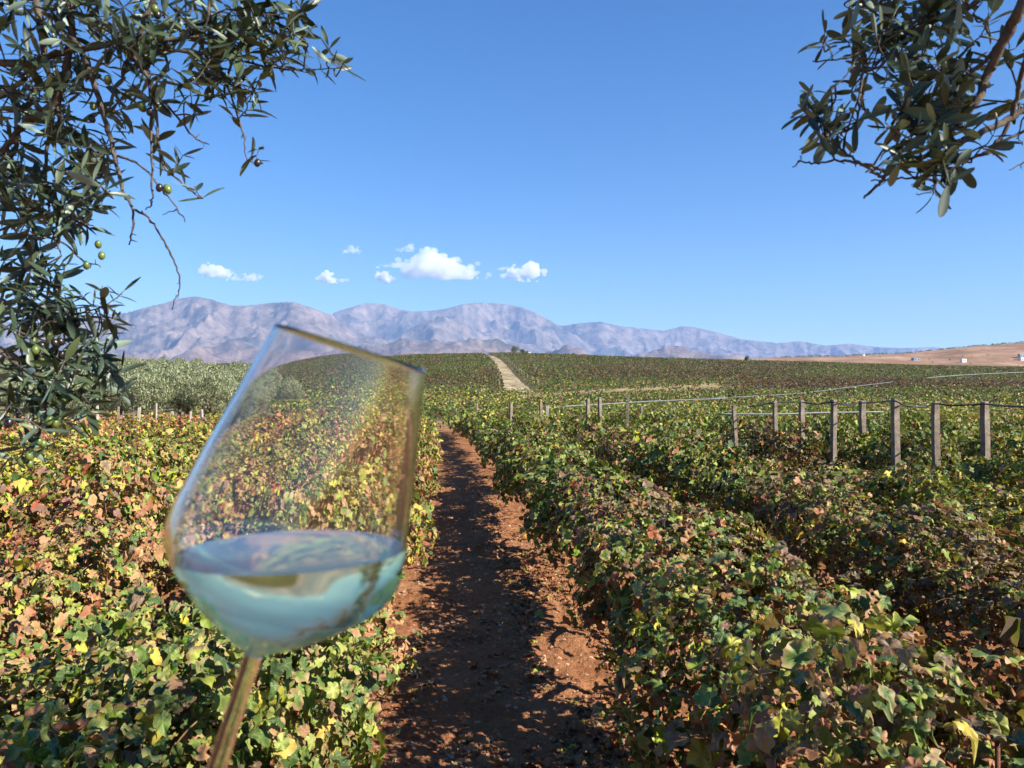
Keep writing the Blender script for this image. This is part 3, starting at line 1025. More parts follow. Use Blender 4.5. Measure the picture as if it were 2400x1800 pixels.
RP = [(330, 468, 15.0, .085, .06), (597, 440, 14.2, .088, .02), (770, 435, 16.5, .125, .01), (980, 435, 15.5, .12, -.015), (1165, 442, 16.5, .14, .0), (1375, 432, 12.6, .13, .012),
      (1635, 448, 12.9, .125, .01), (1955, 445, 12.4, .13, .012)]
RL = ["short reddish brown post at the left end of the pale pipe", "slim dark post second from the left on the black cable", "grey-brown post third from the left on the black cable",
      "brown post fourth from the left on the black cable", "grey post in the middle of the cable line, half sunk in vines", "tall pale grey post left of the last two on the black cable",
      "grey post second from the right on the black cable", "rightmost weathered post on the black cable"]
tops = []
for (x, y_, d, w, ln), lab in zip(RP, RL):
    a = c7(x, y_)
    o, top = post(a[0], a[1], d, w * .74, M_POST, ln, .12)
    tag(o, lab, "post", "posts carrying the black cable")
    tops.append(top)
CP = [(430, 478, 16), (500, 470, 15), (585, 452, 14.2), (680, 446, 15.4), (770, 450, 16.4), (870, 462, 16), (980, 450, 15.4), (1060, 468, 16), (1165, 455, 16.4), (1270, 448, 14.6), (1370, 441, 12.5),
      (1440, 470, 12.7), (1560, 478, 12.8), (1640, 460, 12.8), (1730, 470, 12.7), (1850, 468, 12.5), (1960, 462, 12.3), (2090, 474, 11.4), (2260, 480, 10.5), (2500, 470, 9.5)]
pts = smooth_line([at(*c7(a, b), d - .08) for a, b, d in CP], 5)
M = Mat("black_rubber", .5, .4); M_BLACK = M.color((.014, .014, .016))
v, f = tube(pts, .0135, 7)
tag(link("cable", fast_mesh("cable", v, f), M_BLACK), "black irrigation hose sagging along the tops of the right-hand posts", "hose")
M = Mat("grey_pipe", .45, .5); M_PIPE = M.color((.14, .15, .15))


def pipe(pl, r, lab):
    P = smooth_line([at(a * D2S, b * D2S, d) for a, b, d in pl], 6)
    v, f = tube(P, r * .62, 7)
    tag(link("pipe", fast_mesh("pipe", v, f), M_PIPE), lab, "pipe", "irrigation pipes across the vineyard")


pl = [(c7(225, 525)[0] / D2S, c7(225, 525)[1] / D2S, 18.5), (c7(600, 527)[0] / D2S, c7(600, 527)[1] / D2S, 18.6), (c7(900, 520)[0] / D2S, c7(900, 518)[1] / D2S, 18.8), (c7(1300, 512)[0] / D2S, c7(1300, 512)[1] / D2S, 19)]
pipe(pl, .034, "straight pale pipe behind the right-hand posts, nearest of the pipes")


def c6d(x, y_, d): a = c6(x, y_); return (a[0] / D2S, a[1] / D2S, d)


pipe([c6d(290, 458, 92), c6d(450, 446, 95), c6d(620, 434, 98), c6d(770, 425, 100)], .11, "thin pale pipe low across the field left of the hill track")
pipe([c6d(950, 404, 150), c6d(1100, 386, 160), c6d(1280, 368, 172), c6d(1450, 350, 185), c6d(1640, 330, 196), c6d(1800, 312, 205), c6d(1950, 300, 212), c6d(2050, 294, 216)], .13,
     "long pale pipe climbing right from the foot of the hill track")
pipe([c6d(1140, 478, 62), c6d(1400, 464, 64), c6d(1650, 448, 66), c6d(1900, 436, 70), c6d(2212, 425, 76), (c7(180, 425)[0] / D2S, c7(180, 425)[1] / D2S, 80),
      (c7(500, 410)[0] / D2S, c7(500, 408)[1] / D2S, 86), (c7(800, 390)[0] / D2S, c7(800, 388)[1] / D2S, 96), (c7(1080, 352)[0] / D2S, c7(1080, 352)[1] / D2S, 110), (c7(1360, 318)[0] / D2S, c7(1360, 318)[1] / D2S, 125)], .075,
     "longest pale pipe crossing the right field to the brown vines")
pipe([(c7(1560, 294)[0] / D2S, c7(1560, 294)[1] / D2S, 150), (c7(1780, 278)[0] / D2S, c7(1780, 276)[1] / D2S, 152), (c7(2000, 262)[0] / D2S, c7(2000, 264)[1] / D2S, 155), (c7(2230, 255)[0] / D2S, c7(2230, 255)[1] / D2S, 158)], .11,
     "pale pipe at the right edge above the brown vines")

MP = [(463, 485, 47, .12), (475, 505, 46, .12), (603, 455, 38, .08), (823, 455, 33, .12), (1015, 440, 40, .13), (1058, 475, 31, .13), (1322, 428, 29, .11), (1397, 420, 31, .12), (1582, 400, 31, .10), (1670, 475, 40, .11)]
ML = ["short post nearest the path in the middle distance", "stub of a post beside the short one near the path", "thin short post leaning left of the hill track foot", "post standing below the foot of the hill track",
      "post right of the hill track foot, farther of a close pair", "stubby pale post, nearer of a close pair", "left one of two tall posts standing close together in mid field", "right one of two tall posts standing close together in mid field",
      "tallest thin post in the middle of the field", "small stub post right of the tallest mid-field one"]
for (x, y_, d, w), lab in zip(MP, ML):
    a = c6(x, y_)
    o, _ = post(a[0], a[1], d, w, M_POSTP if x == 1058 else M_POST, random.uniform(-.03, .03))
    tag(o, lab, "post", "posts in the middle of the vineyard")
LP = [(683, 1050, 27, .10, 0.02, 1), (775, 1100, 36, .11, .01, 0), (838, 1065, 34, .09, .0, 0), (868, 1130, 33, .09, -.01, 1), (985, 1072, 30, .12, -.06, 1), (1053, 1105, 42, .08, 0, 0), (1103, 1040, 33, .08, -.01, 1),
      (1215, 1095, 38, .11, .18, 1), (1288, 1100, 40, .10, 0, 0), (1348, 1098, 37, .10, 0, 1), (1424, 1082, 31, .10, .06, 1), (1442, 1142, 28, .11, 0.01, 0), (945, 1108, 40, .08, .03, 0), (650, 1132, 36, .11, .05, 1),
      (545, 1140, 37, .12, 0, 1), (575, 1134, 36, .11, 0, 1), (200, 1125, 26, .12, .02, 1), (240, 1140, 28, .08, 0, 0), (345, 1210, 26, .12, .02, 1), (130, 1190, 30, .11, .0, 1), (870, 1098, 44, .07, 0, 0), (1125, 1100, 46, .07, 0, 0),
      (1700, 1205, 24, .07, 0, 0)]
LL = ["tall thin stake left of the olive trunks, nearest of the left group", "blue-grey stake below the leftmost olive trunks", "slim brown stake just right of the blue-grey one", "short stake in front of the slim brown one",
      "thick pale post leaning slightly left, centre of the left group", "tiny grey stake right of the thick leaning post", "tallest slim stake in front of the olive trees", "forked stick leaning strongly left beneath the olive crown",
      "small grey stake between two olive trunks", "brown stake left of the paired posts", "taller dark half of the paired posts beside the wine glass", "shorter white half of the paired posts beside the wine glass", "faint slanting stake behind the thick leaning post",
      "short slanting post left of the tall thin stake", "left one of two pale stubs half behind the olive leaves", "right one of two pale stubs half behind the olive leaves", "pale post seen through the hanging olive branch",
      "thin grey stake seen through the hanging olive branch", "broad stub low behind the hanging olive branch", "leftmost pale post behind the olive fruit", "thin far stake between the slim brown one and the leaning post", "faint far stake beside the tallest slim one",
      "thin stake seen through the wine glass"]
for (x, y_, d, w, ln, pale), lab in zip(LP, LL):
    a = c3(x, y_)
    o, _ = post(a[0], a[1], d, w, M_POSTP if pale else M_POST, ln)
    tag(o, lab, "post", "stakes in the left part of the vineyard")
# fence posts up both edges of the hill track
prev_ = None
for side in (-1, 1):
    for i in range(22 if side > 0 else 12):
        yv = 122 + i * (12.5 if side > 0 else 23)
        xv = float(np.interp(yv, trk[:, 1], trk[:, 0])) + side * (float(np.interp(yv, [118, 150, 400], [3.1, 2.5, 2.3])))
        gz = float(ground_z(xv, yv)); h = 1.9
        if prev_ is None or (i % 5 == 0):
            v, f = tube(np.array([[0, 0, -.1], [.02, 0, h * .5], [.0, .02, h + random.uniform(-.2, .2)]]), .075, 6)
            prev_ = fast_mesh("track_post", v, f); prev_.materials.append(M_POST)
        o = link("track_post", prev_, None, None, (xv, yv, gz))
        tag(o, f"thin grey post, {ORD[i]} from the bottom along the {'right' if side > 0 else 'left'} edge of the hill track", "post", "posts along the hill track")

# ------------------------------------------------------------------ olive trees of the grove
M = Mat("olive_leaf_far", .6, .2)
a_ = M.n.new('ShaderNodeAttribute'); a_.attribute_name = 'leaf'
sp = M.n.new('ShaderNodeSeparateColor'); M.l.new(a_.outputs['Color'], sp.inputs[0])
colo = M.ramp(sp.outputs[1], [(0, (.09, .115, .05)), (.5, (.21, .235, .125)), (1, (.36, .38, .235))])
M.color(colo); M.translucent(colo, .2)
M_OLF = M.m
BLADE = [(np.array([[-.2, 0, 0], [.2, 0, 0], [.16, .8, .08], [-.16, .8, .08]]), [np.array([[0, 1, 2, 3]])], np.array([.5, .5, 1, 1])),
         (np.array([[-.3, 0, 0], [.3, .1, 0], [.05, .9, -.1], [-.22, .7, .08]]), [np.array([[0, 1, 2, 3]])], np.array([.5, .5, 1, 1]))]


def olive_tree_meshes(seed, n=8500, h=4.5, rad=2.4, leaf=.15):
    rg = np.random.default_rng(300 + seed)
    B = Acc()
    base = np.array([0, 0, -.15])
    stems = []
    for k in range(rg.integers(2, 4)):
        a = rg.uniform(0, 6.28)
        p1 = base + np.array([math.cos(a) * .25, math.sin(a) * .25, .8]); p2 = p1 + np.array([math.cos(a) * .55, math.sin(a) * .55, .8])
        p3 = p2 + np.array([math.cos(a) * .7, math.sin(a) * .7, 1.0])
        L = smooth_line([base, p1, p2, p3], 4)
        v, f = tube(L, np.linspace(.20, .05, len(L)), 7, wob=.2, seed=k); B.add(v, f)
        for _ in range(3):
            b = rg.uniform(0, 6.28); q0 = L[int(len(L) * rg.uniform(.45, .8))]
            q1 = q0 + np.array([math.cos(b) * .6, math.sin(b) * .6, .7]); q2 = q1 + np.array([math.cos(b) * .5, math.sin(b) * .5, .6])
            Lb = smooth_line([q0, q1, q2], 3)
            v, f = tube(Lb, np.linspace(.06, .02, len(Lb)), 5); B.add(v, f)
    A = Acc()
    nc = 46
    cz = h * .60
    cc = rg.normal(0, 1, (nc, 3)); cc /= np.linalg.norm(cc, axis=1)[:, None]
    cc *= rg.uniform(.55, 1.0, (nc, 1)) * np.array([rad, rad, h * .40])
    cc[:, 2] = np.maximum(cc[:, 2], -h * .22) + cz
    cr = rg.uniform(.45, .95, nc)
    idx = rg.choice(nc, n, p=cr ** 2 / (cr ** 2).sum())
    u = rg.normal(0, 1, (n, 3)); u /= np.linalg.norm(u, axis=1)[:, None]
    P = cc[idx] + u * (cr[idx] * rg.uniform(.55, 1.08, n))[:, None] * np.array([1, 1, .9])
    # drooping/upright feathery shoots
    T_ = u * .5 + np.array([0, 0, .7]) + rg.normal(0, .35, (n, 3))
    N_ = u + rg.normal(0, .6, (n, 3))
    scatter(A, P, N_, T_, leaf * rg.uniform(.6, 1.6, n), BLADE, rg)
    tr = B.mesh("trunk"); tr.materials.append(M_OBARK)
    cr_ = A.mesh("crown"); cr_.materials.append(M_OLF)
    return tr, cr_


OT = [olive_tree_meshes(s) for s in range(4)]
OTF = [olive_tree_meshes(s + 20, 1300, leaf=.36) for s in range(3)]


def olive(pos, sc, label, group, far=False, rz=None):
    m = random.choice(OTF if far else OT)
    root = empty("olive_tree", pos)
    root.rotation_euler.z = random.uniform(0, 6.28)
    root.scale = (sc * random.uniform(.95, 1.1), sc * random.uniform(.95, 1.1), sc)
    link("trunk", m[0], None, root); link("crown", m[1], None, root)
    tag(root, label, "olive tree", group)
    return root


NEAR = [(460, 57, 1.0, "large rounded olive tree nearest the wine glass in the grove"), (395, 60, 1.02, "olive tree with dark forked trunks left of the large rounded one"), (318, 57, .95, "olive tree with leaning trunks behind the stakes"),
        (262, 61, .92, "olive tree half behind the hanging branch"), (205, 58, .85, "front olive tree seen through the hanging branch"), (140, 62, .9, "front olive tree behind the hanging olives"), (60, 60, .9, "leftmost front olive tree behind the branch"),
        (505, 66, .85, "small olive tree at the edge of the wine glass"), (600, 72, .8, "olive tree seen through the left side of the glass")]
for dx, d, sc, lab in NEAR:
    p = at(dx * D2S, 930, d); p[2] = ground_z(p[0], p[1])
    olive(p, sc * .82, lab, "olive trees at the front of the grove")
n_ = 0
lines_seen = {}
yv = 74.0
while yv < 400:
    xs = np.arange(-.62 * yv, -.20 * yv, 6.8)
    for xv in xs:
        x2 = xv + random.uniform(-1, 1); y2 = yv + random.uniform(-1.2, 1.2)
        z2 = float(ground_z(x2, y2))
        px, py, _ = project([[x2, y2, z2 + 3]])
        dx = px[0] / D2S
        if dx < -20: continue
        lim = 560 if yv < 200 else 430
        if dx > lim: continue
        if n_ >= 230: break
        n_ += 1
        line_ = int(round(math.log(yv / 74) / math.log(1.075)))
        seq = lines_seen[line_] = lines_seen.get(line_, 0) + 1
        zone = ORD[line_ + 1] + " line"
        wh = "left" if dx < 260 else "right"
        olive((x2, y2, z2), random.uniform(.6, .95), f"grey-green olive tree, {ORD[min(seq, 32) - 1]} from the left in the {zone} of the grove", "olive trees in the lines of the grove", far=yv > 110)
    yv *= 1.075
# dark bush on the hilltop and small bushes along the skyline
M = Mat("bush_leaf", .6, .2)
a_ = M.n.new('ShaderNodeAttribute'); a_.attribute_name = 'leaf'
sp = M.n.new('ShaderNodeSeparateColor'); M.l.new(a_.outputs['Color'], sp.inputs[0])
colb = M.ramp(sp.outputs[1], [(0, (.03, .05, .022)), (1, (.11, .14, .06))]); M.color(colb); M_BUSH = M.m
BUSH = [(1112, 398, 5.2, 4.6, "dark round tree standing alone on the hilltop beside the track"), (1128, 400, 3.2, 3.6, "smaller bush just right of the round hilltop tree"), (1140, 402, 2.2, 2.6, "low bush trailing right of the hilltop tree"),
        (1612, 400, 3.4, 3.4, "small pointed bush on the skyline right of the centre"), (960, 402, 1.8, 5, "low bush on the skyline left of the hill track"), (1235, 404, 2.0, 6, "low tan scrub bush on the skyline near the hilltop")]
for k, (dx, d, h, w, lab) in enumerate(BUSH):
    p = at(dx * D2S, 830, d); p[2] = ground_z(p[0], p[1])
    rg = np.random.default_rng(500 + k)
    n = 900
    nc = 12
    cc = rg.uniform(-1, 1, (nc, 3)) * np.array([w * .33, w * .25, h * .3]) + np.array([0, 0, h * .5])
    idx = rg.integers(0, nc, n); u = rg.normal(0, 1, (n, 3)); u /= np.linalg.norm(u, axis=1)[:, None]
    P = cc[idx] + u * rg.uniform(.5, 1, (n, 1)) * min(w, h) * .26
    A = Acc(); scatter(A, P, u + rg.normal(0, .5, (n, 3)), rg.normal(0, 1, (n, 3)), .38 * rg.uniform(.6, 1.4, n), BLADE, rg)
    root = empty("bush", p)
    cme = A.mesh("crown"); cme.materials.append(M_BUSH); link("crown", cme, None, root)
    v, f = tube(np.array([[0, 0, -.2], [.1, 0, h * .25], [0, 0, h * .55]]), [.14, .1, .05], 6); tme = fast_mesh("trunk", v, f); tme.materials.append(M_OBARK)
    link("trunk", tme, None, root)
    tag(root, lab, "bush", "bushes on the skyline")


# ------------------------------------------------------------------ far buildings
def box(w, d, h, z0=0.0):
    v = np.array([[-w / 2, -d / 2, z0], [w / 2, -d / 2, z0], [w / 2, d / 2, z0], [-w / 2, d / 2, z0], [-w / 2, -d / 2, z0 + h], [w / 2, -d / 2, z0 + h], [w / 2, d / 2, z0 + h], [-w / 2, d / 2, z0 + h]])
    f = np.array([[0, 3, 2, 1], [4, 5, 6, 7], [0, 1, 5, 4], [1, 2, 6, 5], [2, 3, 7, 6], [3, 0, 4, 7]])
    return v, f


M = Mat("white_plaster", .8, .2); M_WHITE = M.color((.78, .77, .74))
M = Mat("grey_wall", .8, .2); M_GREYW = M.color((.30, .33, .36))
M = Mat("window_dark", .2, .5); M_WIN = M.color((.05, .06, .08))
for dx, dy, d, w, h, mt, lab in [(2081, 781, 1000, 7.5, 6.5, M_WHITE, "small bright white house below the brown hill"), (1978, 778, 1050, 11, 6, M_GREYW, "low grey-blue building left of the white house"),
                                 (2208, 779, 900, 9, 7, M_WHITE, "white building cut by the right edge"), (2206, 771, 1050, 8, 7, M_GREYW, "dark block just above the white building at the right edge"),
                                 (1866, 767, 1150, 3.5, 3.5, M_WHITE, "tiny white hut far left on the brown slope"), (1143, 762, 402, 2.0, 1.0, M_WHITE, "tiny white hut beside the hilltop bushes")]:
    if d > 600:
        for d in range(760, 1490, 4):
            p = at(dx * D2S, (dy + 3) * D2S, d)
            if hill_z(p[0], p[1]) >= p[2]: break
    p = at(dx * D2S, (dy + 3) * D2S, d)
    z = p[2]; bot = z - 1
    root = empty("house", (p[0], p[1], z))
    dep = max(z - bot, 0) + .5
    v, f = box(w, w * .8, h + dep, -dep); link("wall", fast_mesh("wall", v, f, False), mt, root)
    v, f = box(w * 1.06, w * .86, h * .05, h + .003); link("roof", fast_mesh("roof", v, f, False), mt, root)
    for s_ in (-.25, .25):
        v, f = box(w * .16, .12, h * .3, h * .4); v = v + np.array([s_ * w, -w * .4 - .03, 0]); link("window", fast_mesh("window", v, f, False), M_WIN, root)
    tag(root, lab, "building", "far buildings on the right")
# rows of trees on the brown hill's ridge: too many and too small to count
A = Acc(); rg = np.random.default_rng(88)
n = 420
tx = rg.uniform(.42, .85, n); yv = np.where(rg.random(n) < .6, 1490 + rg.normal(0, 8, n), rg.uniform(1000, 1480, n))
kp = (yv > 1460) | (fbm(tx * 40, yv / 90, 3, 66) > .56)
for a, b in zip(tx[kp], yv[kp]):
    m = 26; u = rg.normal(0, 1, (m, 3)); u /= np.linalg.norm(u, axis=1)[:, None]
    P = np.array([a * b, b, hill_z(a * b, b) + 1.6]) + u * np.array([1.9, 1.9, 1.5])
    scatter(A, P, u, rg.normal(0, 1, (m, 3)), np.full(m, 1.5), BLADE, rg, w_shift=-.3)
me = A.mesh("far_trees"); me.materials.append(M_OLF)
tag(link("far_grove", me), "tiny dark trees dotted along the ridge and slope of the brown hill", "grove", kind='stuff')

# ------------------------------------------------------------------ the two near olive trees whose branches frame the view
M = Mat("olive_leaf", .42, .45)
a_ = M.n.new('ShaderNodeAttribute'); a_.attribute_name = 'leaf'
sp = M.n.new('ShaderNodeSeparateColor'); M.l.new(a_.outputs['Color'], sp.inputs[0])
g = M.n.new('ShaderNodeNewGeometry')
topc = M.ramp(sp.outputs[1], [(0, (.018, .036, .022)), (.6, (.038, .062, .032)), (1, (.08, .11, .045))])
und = M.ramp(sp.outputs[1], [(0, (.065, .105, .085)), (1, (.22, .30, .23))])
col = M.mix(g.outputs['Backfacing'], topc, und)
M.color(col); M.translucent(M.ramp(sp.outputs[1], [(0, (.05, .07, .02)), (1, (.10, .13, .04))]), .10)
M_OL = M.m


def olive_leaf(kind, wide):
    t = np.array([0, .12, .32, .55, .78, .93, 1.0])
    w = np.array([.012, .055, .105, .115, .085, .04, .004]) * wide if wide < 1.2 else np.array([.012, .045, .10, .125, .12, .075, .012]) * wide
    bend = [-.12, .10, -.25, .03][kind % 4]; V = []
    for a, b in zip(t, w):
        z = bend * a * a
        V += [[-b, a, z + b * .35], [0, a, z], [b, a, z + b * .35]]
    F_ = []
    for i in range(len(t) - 1):
        for j in range(2): F_.append([i * 3 + j, i * 3 + j + 1, (i + 1) * 3 + j + 1, (i + 1) * 3 + j])
    return np.array(V), [np.array(F_)], np.repeat(t, 3)


def build_olive(name, base, D0, blobs, twigs, limbs, olives, wide, leaf_len, seed, crown, label, fruit_mat, fruit_label):
    rg = np.random.default_rng(seed)
    tm = [olive_leaf(k, wide) for k in range(4)]
    root = empty(name, base)
    bx = np.array(base, float)
    depth = lambda u, v: D0 + .16 * (vnoise(u / 420., v / 420., seed) - .5)
    W_ = Acc(); LF = Acc()
    LP, LN, LT, LS = [], [], [], []

    def leaves_on(P, a=0.0, b=1.0, gap=.0125, L=leaf_len, spread=.9):
        seg = np.linalg.norm(np.diff(P, axis=0), axis=1); cum = np.concatenate([[0], np.cumsum(seg)]); tot = cum[-1]
        s = a * tot; k = 0; ph = rg.uniform(0, 3.14)
        while s < b * tot:
            i = min(np.searchsorted(cum, s, 'right') - 1, len(P) - 2)
            t = (s - cum[i]) / max(seg[i], 1e-6); p = P[i] * (1 - t) + P[i + 1] * t
            d = (P[i + 1] - P[i]) / max(seg[i], 1e-6)
            r = np.cross(d, [0.1, .2, 1.]); r /= np.linalg.norm(r) + 1e-9; q_ = np.cross(d, r)
            ang = ph + k * math.pi / 2 + rg.normal(0, .3)
            side = r * math.cos(ang) + q_ * math.sin(ang)
            for sg in (1, -1):
                if rg.random() < .1: continue
                tip = d * rg.uniform(.5, 1.1) + side * sg * spread + rg.normal(0, .18, 3) + np.array([0, 0, .12])
                LP.append(p); LT.append(tip); LN.append(np.cross(tip, np.cross(d, side)) * sg * .2 + d * .9 + rg.normal(0, .4, 3) + np.array([0, 0, .45]))
                LS.append(L * rg.uniform(.72, 1.2) * (1 - .35 * max(0, s / tot - .8) / .2))
            k += 1; s += gap * rg.uniform(.7, 1.5) * 1.3
        if b >= .99:
            LP.append(P[-1]); LT.append(P[-1] - P[-2] + rg.normal(0, .003, 3)); LN.append(rg.normal(0, 1, 3)); LS.append(L * .85)

    anchors = []
    for pts, r0, r1, la, lb in twigs:
        P = smooth_line([at(u, v, depth(u, v)) for u, v in pts], 5)
        P = P + rg.normal(0, .0010, P.shape)
        rr = np.linspace(r0, r1, len(P)) * rg.uniform(.88, 1.18, len(P))
        v_, f_ = tube(P, rr, 7, wob=.08, seed=1); W_.add(v_ - bx, f_)
        for i in range(2, len(P) - 1, 2):                 # little nodes and snapped spurs
            if rg.random() < .35:
                d = rg.normal(0, 1, 3); d /= np.linalg.norm(d)
                v_, f_ = tube(np.array([P[i], P[i] + d * rg.uniform(.004, .012)]), [rr[i] * .8, rr[i] * .4], 5); W_.add(v_ - bx, f_)
        anchors.append(P)
        if lb > la: leaves_on(P, la, lb)
    allp = np.vstack(anchors)
    for (u, v, ru, rv, n) in blobs:
        for _ in range(n):
            for _try in range(12):
                a = rg.uniform(-1, 1, 2)
                if a @ a < 1: break
            c_ = at(u + a[0] * ru, v + a[1] * rv, depth(u, v) + rg.uniform(-.09, .12))
            dd_ = np.linalg.norm(allp - c_, axis=1); i = dd_.argmin()
            dirv = c_ - allp[i]; dl = np.linalg.norm(dirv)
            g_ = rg.normal(0, 1, 3) * np.array([1, .7, 1]); g_ /= np.linalg.norm(g_)
            d = dirv / (dl + 1e-6) * .5 + g_ * .8; d /= np.linalg.norm(d)
            half = min(.035, ru / F * D0 * .8)
            s0 = c_ - d * half; s1 = c_ + d * half + np.array([0, 0, .008])
            P = smooth_line([allp[i], allp[i] * .4 + s0 * .6 + rg.normal(0, .006, 3), s0, c_, s1], 3)
            v_, f_ = tube(P, np.linspace(.0017, .0008, len(P)), 5); W_.add(v_ - bx, f_)
            tot = np.linalg.norm(np.diff(P, axis=0), axis=1).sum()
            leaves_on(P, max(0, 1 - 2.6 * half / tot), 1, gap=.0115)
    link("branch", W_.mesh("branch"), M_OBARK, root)
    # trunk and the big limbs outside the picture
    TR = Acc()
    for pts, r0, r1 in limbs:
        P = smooth_line(pts, 5); v_, f_ = tube(P, np.linspace(r0, r1, len(P)), 10, wob=.08, seed=3); TR.add(v_ - bx, f_)
    link("trunk", TR.mesh("trunk"), M_OBARK, root)
    P = np.array(LP); scatter(LF, P - bx, np.array(LN), np.array(LT), np.array(LS), tm, rg)
    link("foliage", LF.mesh("foliage"), M_OL, root)
    # the crown above the picture, which shades these branches
    CR = Acc()
    for (cc, rr_, n) in crown:
        u = rg.normal(0, 1, (n, 3)); u /= np.linalg.norm(u, axis=1)[:, None]
        P = np.array(cc) + u * rg.random((n, 1)) ** .4 * np.array(rr_)
        px, py, z = project(P)
        kp = ~((px > -60) & (px < 2460) & (py > -40) & (z > 0))
        P = P[kp]; m = len(P)
        scatter(CR, P - bx, rg.normal(0, 1, (m, 3)) + np.array([0, 0, .8]), rg.normal(0, 1, (m, 3)), leaf_len * rg.uniform(.9, 1.4, m), tm, rg)
    link("crown", CR.mesh("crown"), M_OL, root)
    me = fast_mesh("olive", ICO_V * np.array([.0072, .0072, .0094]), ICO_F)
    me.materials.append(fruit_mat)
    me2 = None
    for (u, v, dark) in olives:
        p = at(u, v, depth(u, v) - .012 + rg.uniform(-.02, .02))
        m_ = me
        if dark:
            if me2 is None:
                me2 = me.copy(); me2.materials.clear(); me2.materials.append(M_DOL)
            m_ = me2
        o = link("olive", m_, None, root, p - bx)
        o.rotation_euler = (rg.uniform(-.5, .5), rg.uniform(-.5, .5), 0)
        s_ = rg.uniform(.85, 1.12); o.scale = (s_, s_, s_)
        o['label'] = "dark purple-black olive" if dark else "green olive"
    tag(root, label, "olive tree")
    return root


M = Mat("olive_green", .35, .5); nn = M.noise(60, 2); M_GOL = M.color(M.ramp(nn, [(.35, (.06, .095, .02)), (.7, (.12, .165, .035))]))
M = Mat("olive_dark", .3, .5); nn = M.noise(60, 2); M_DOL = M.color(M.ramp(nn, [(.35, (.008, .006, .009)), (.7, (.022, .017, .018))]))


def k1(L): return [(x / 2.37, y / 2.37) for x, y in L]
def k3(L): return [(x / 3.016, 600 + y / 3.016) for x, y in L]
def k2(L): return [(1800 + x / 3.457, y / 3.457) for x, y in L]


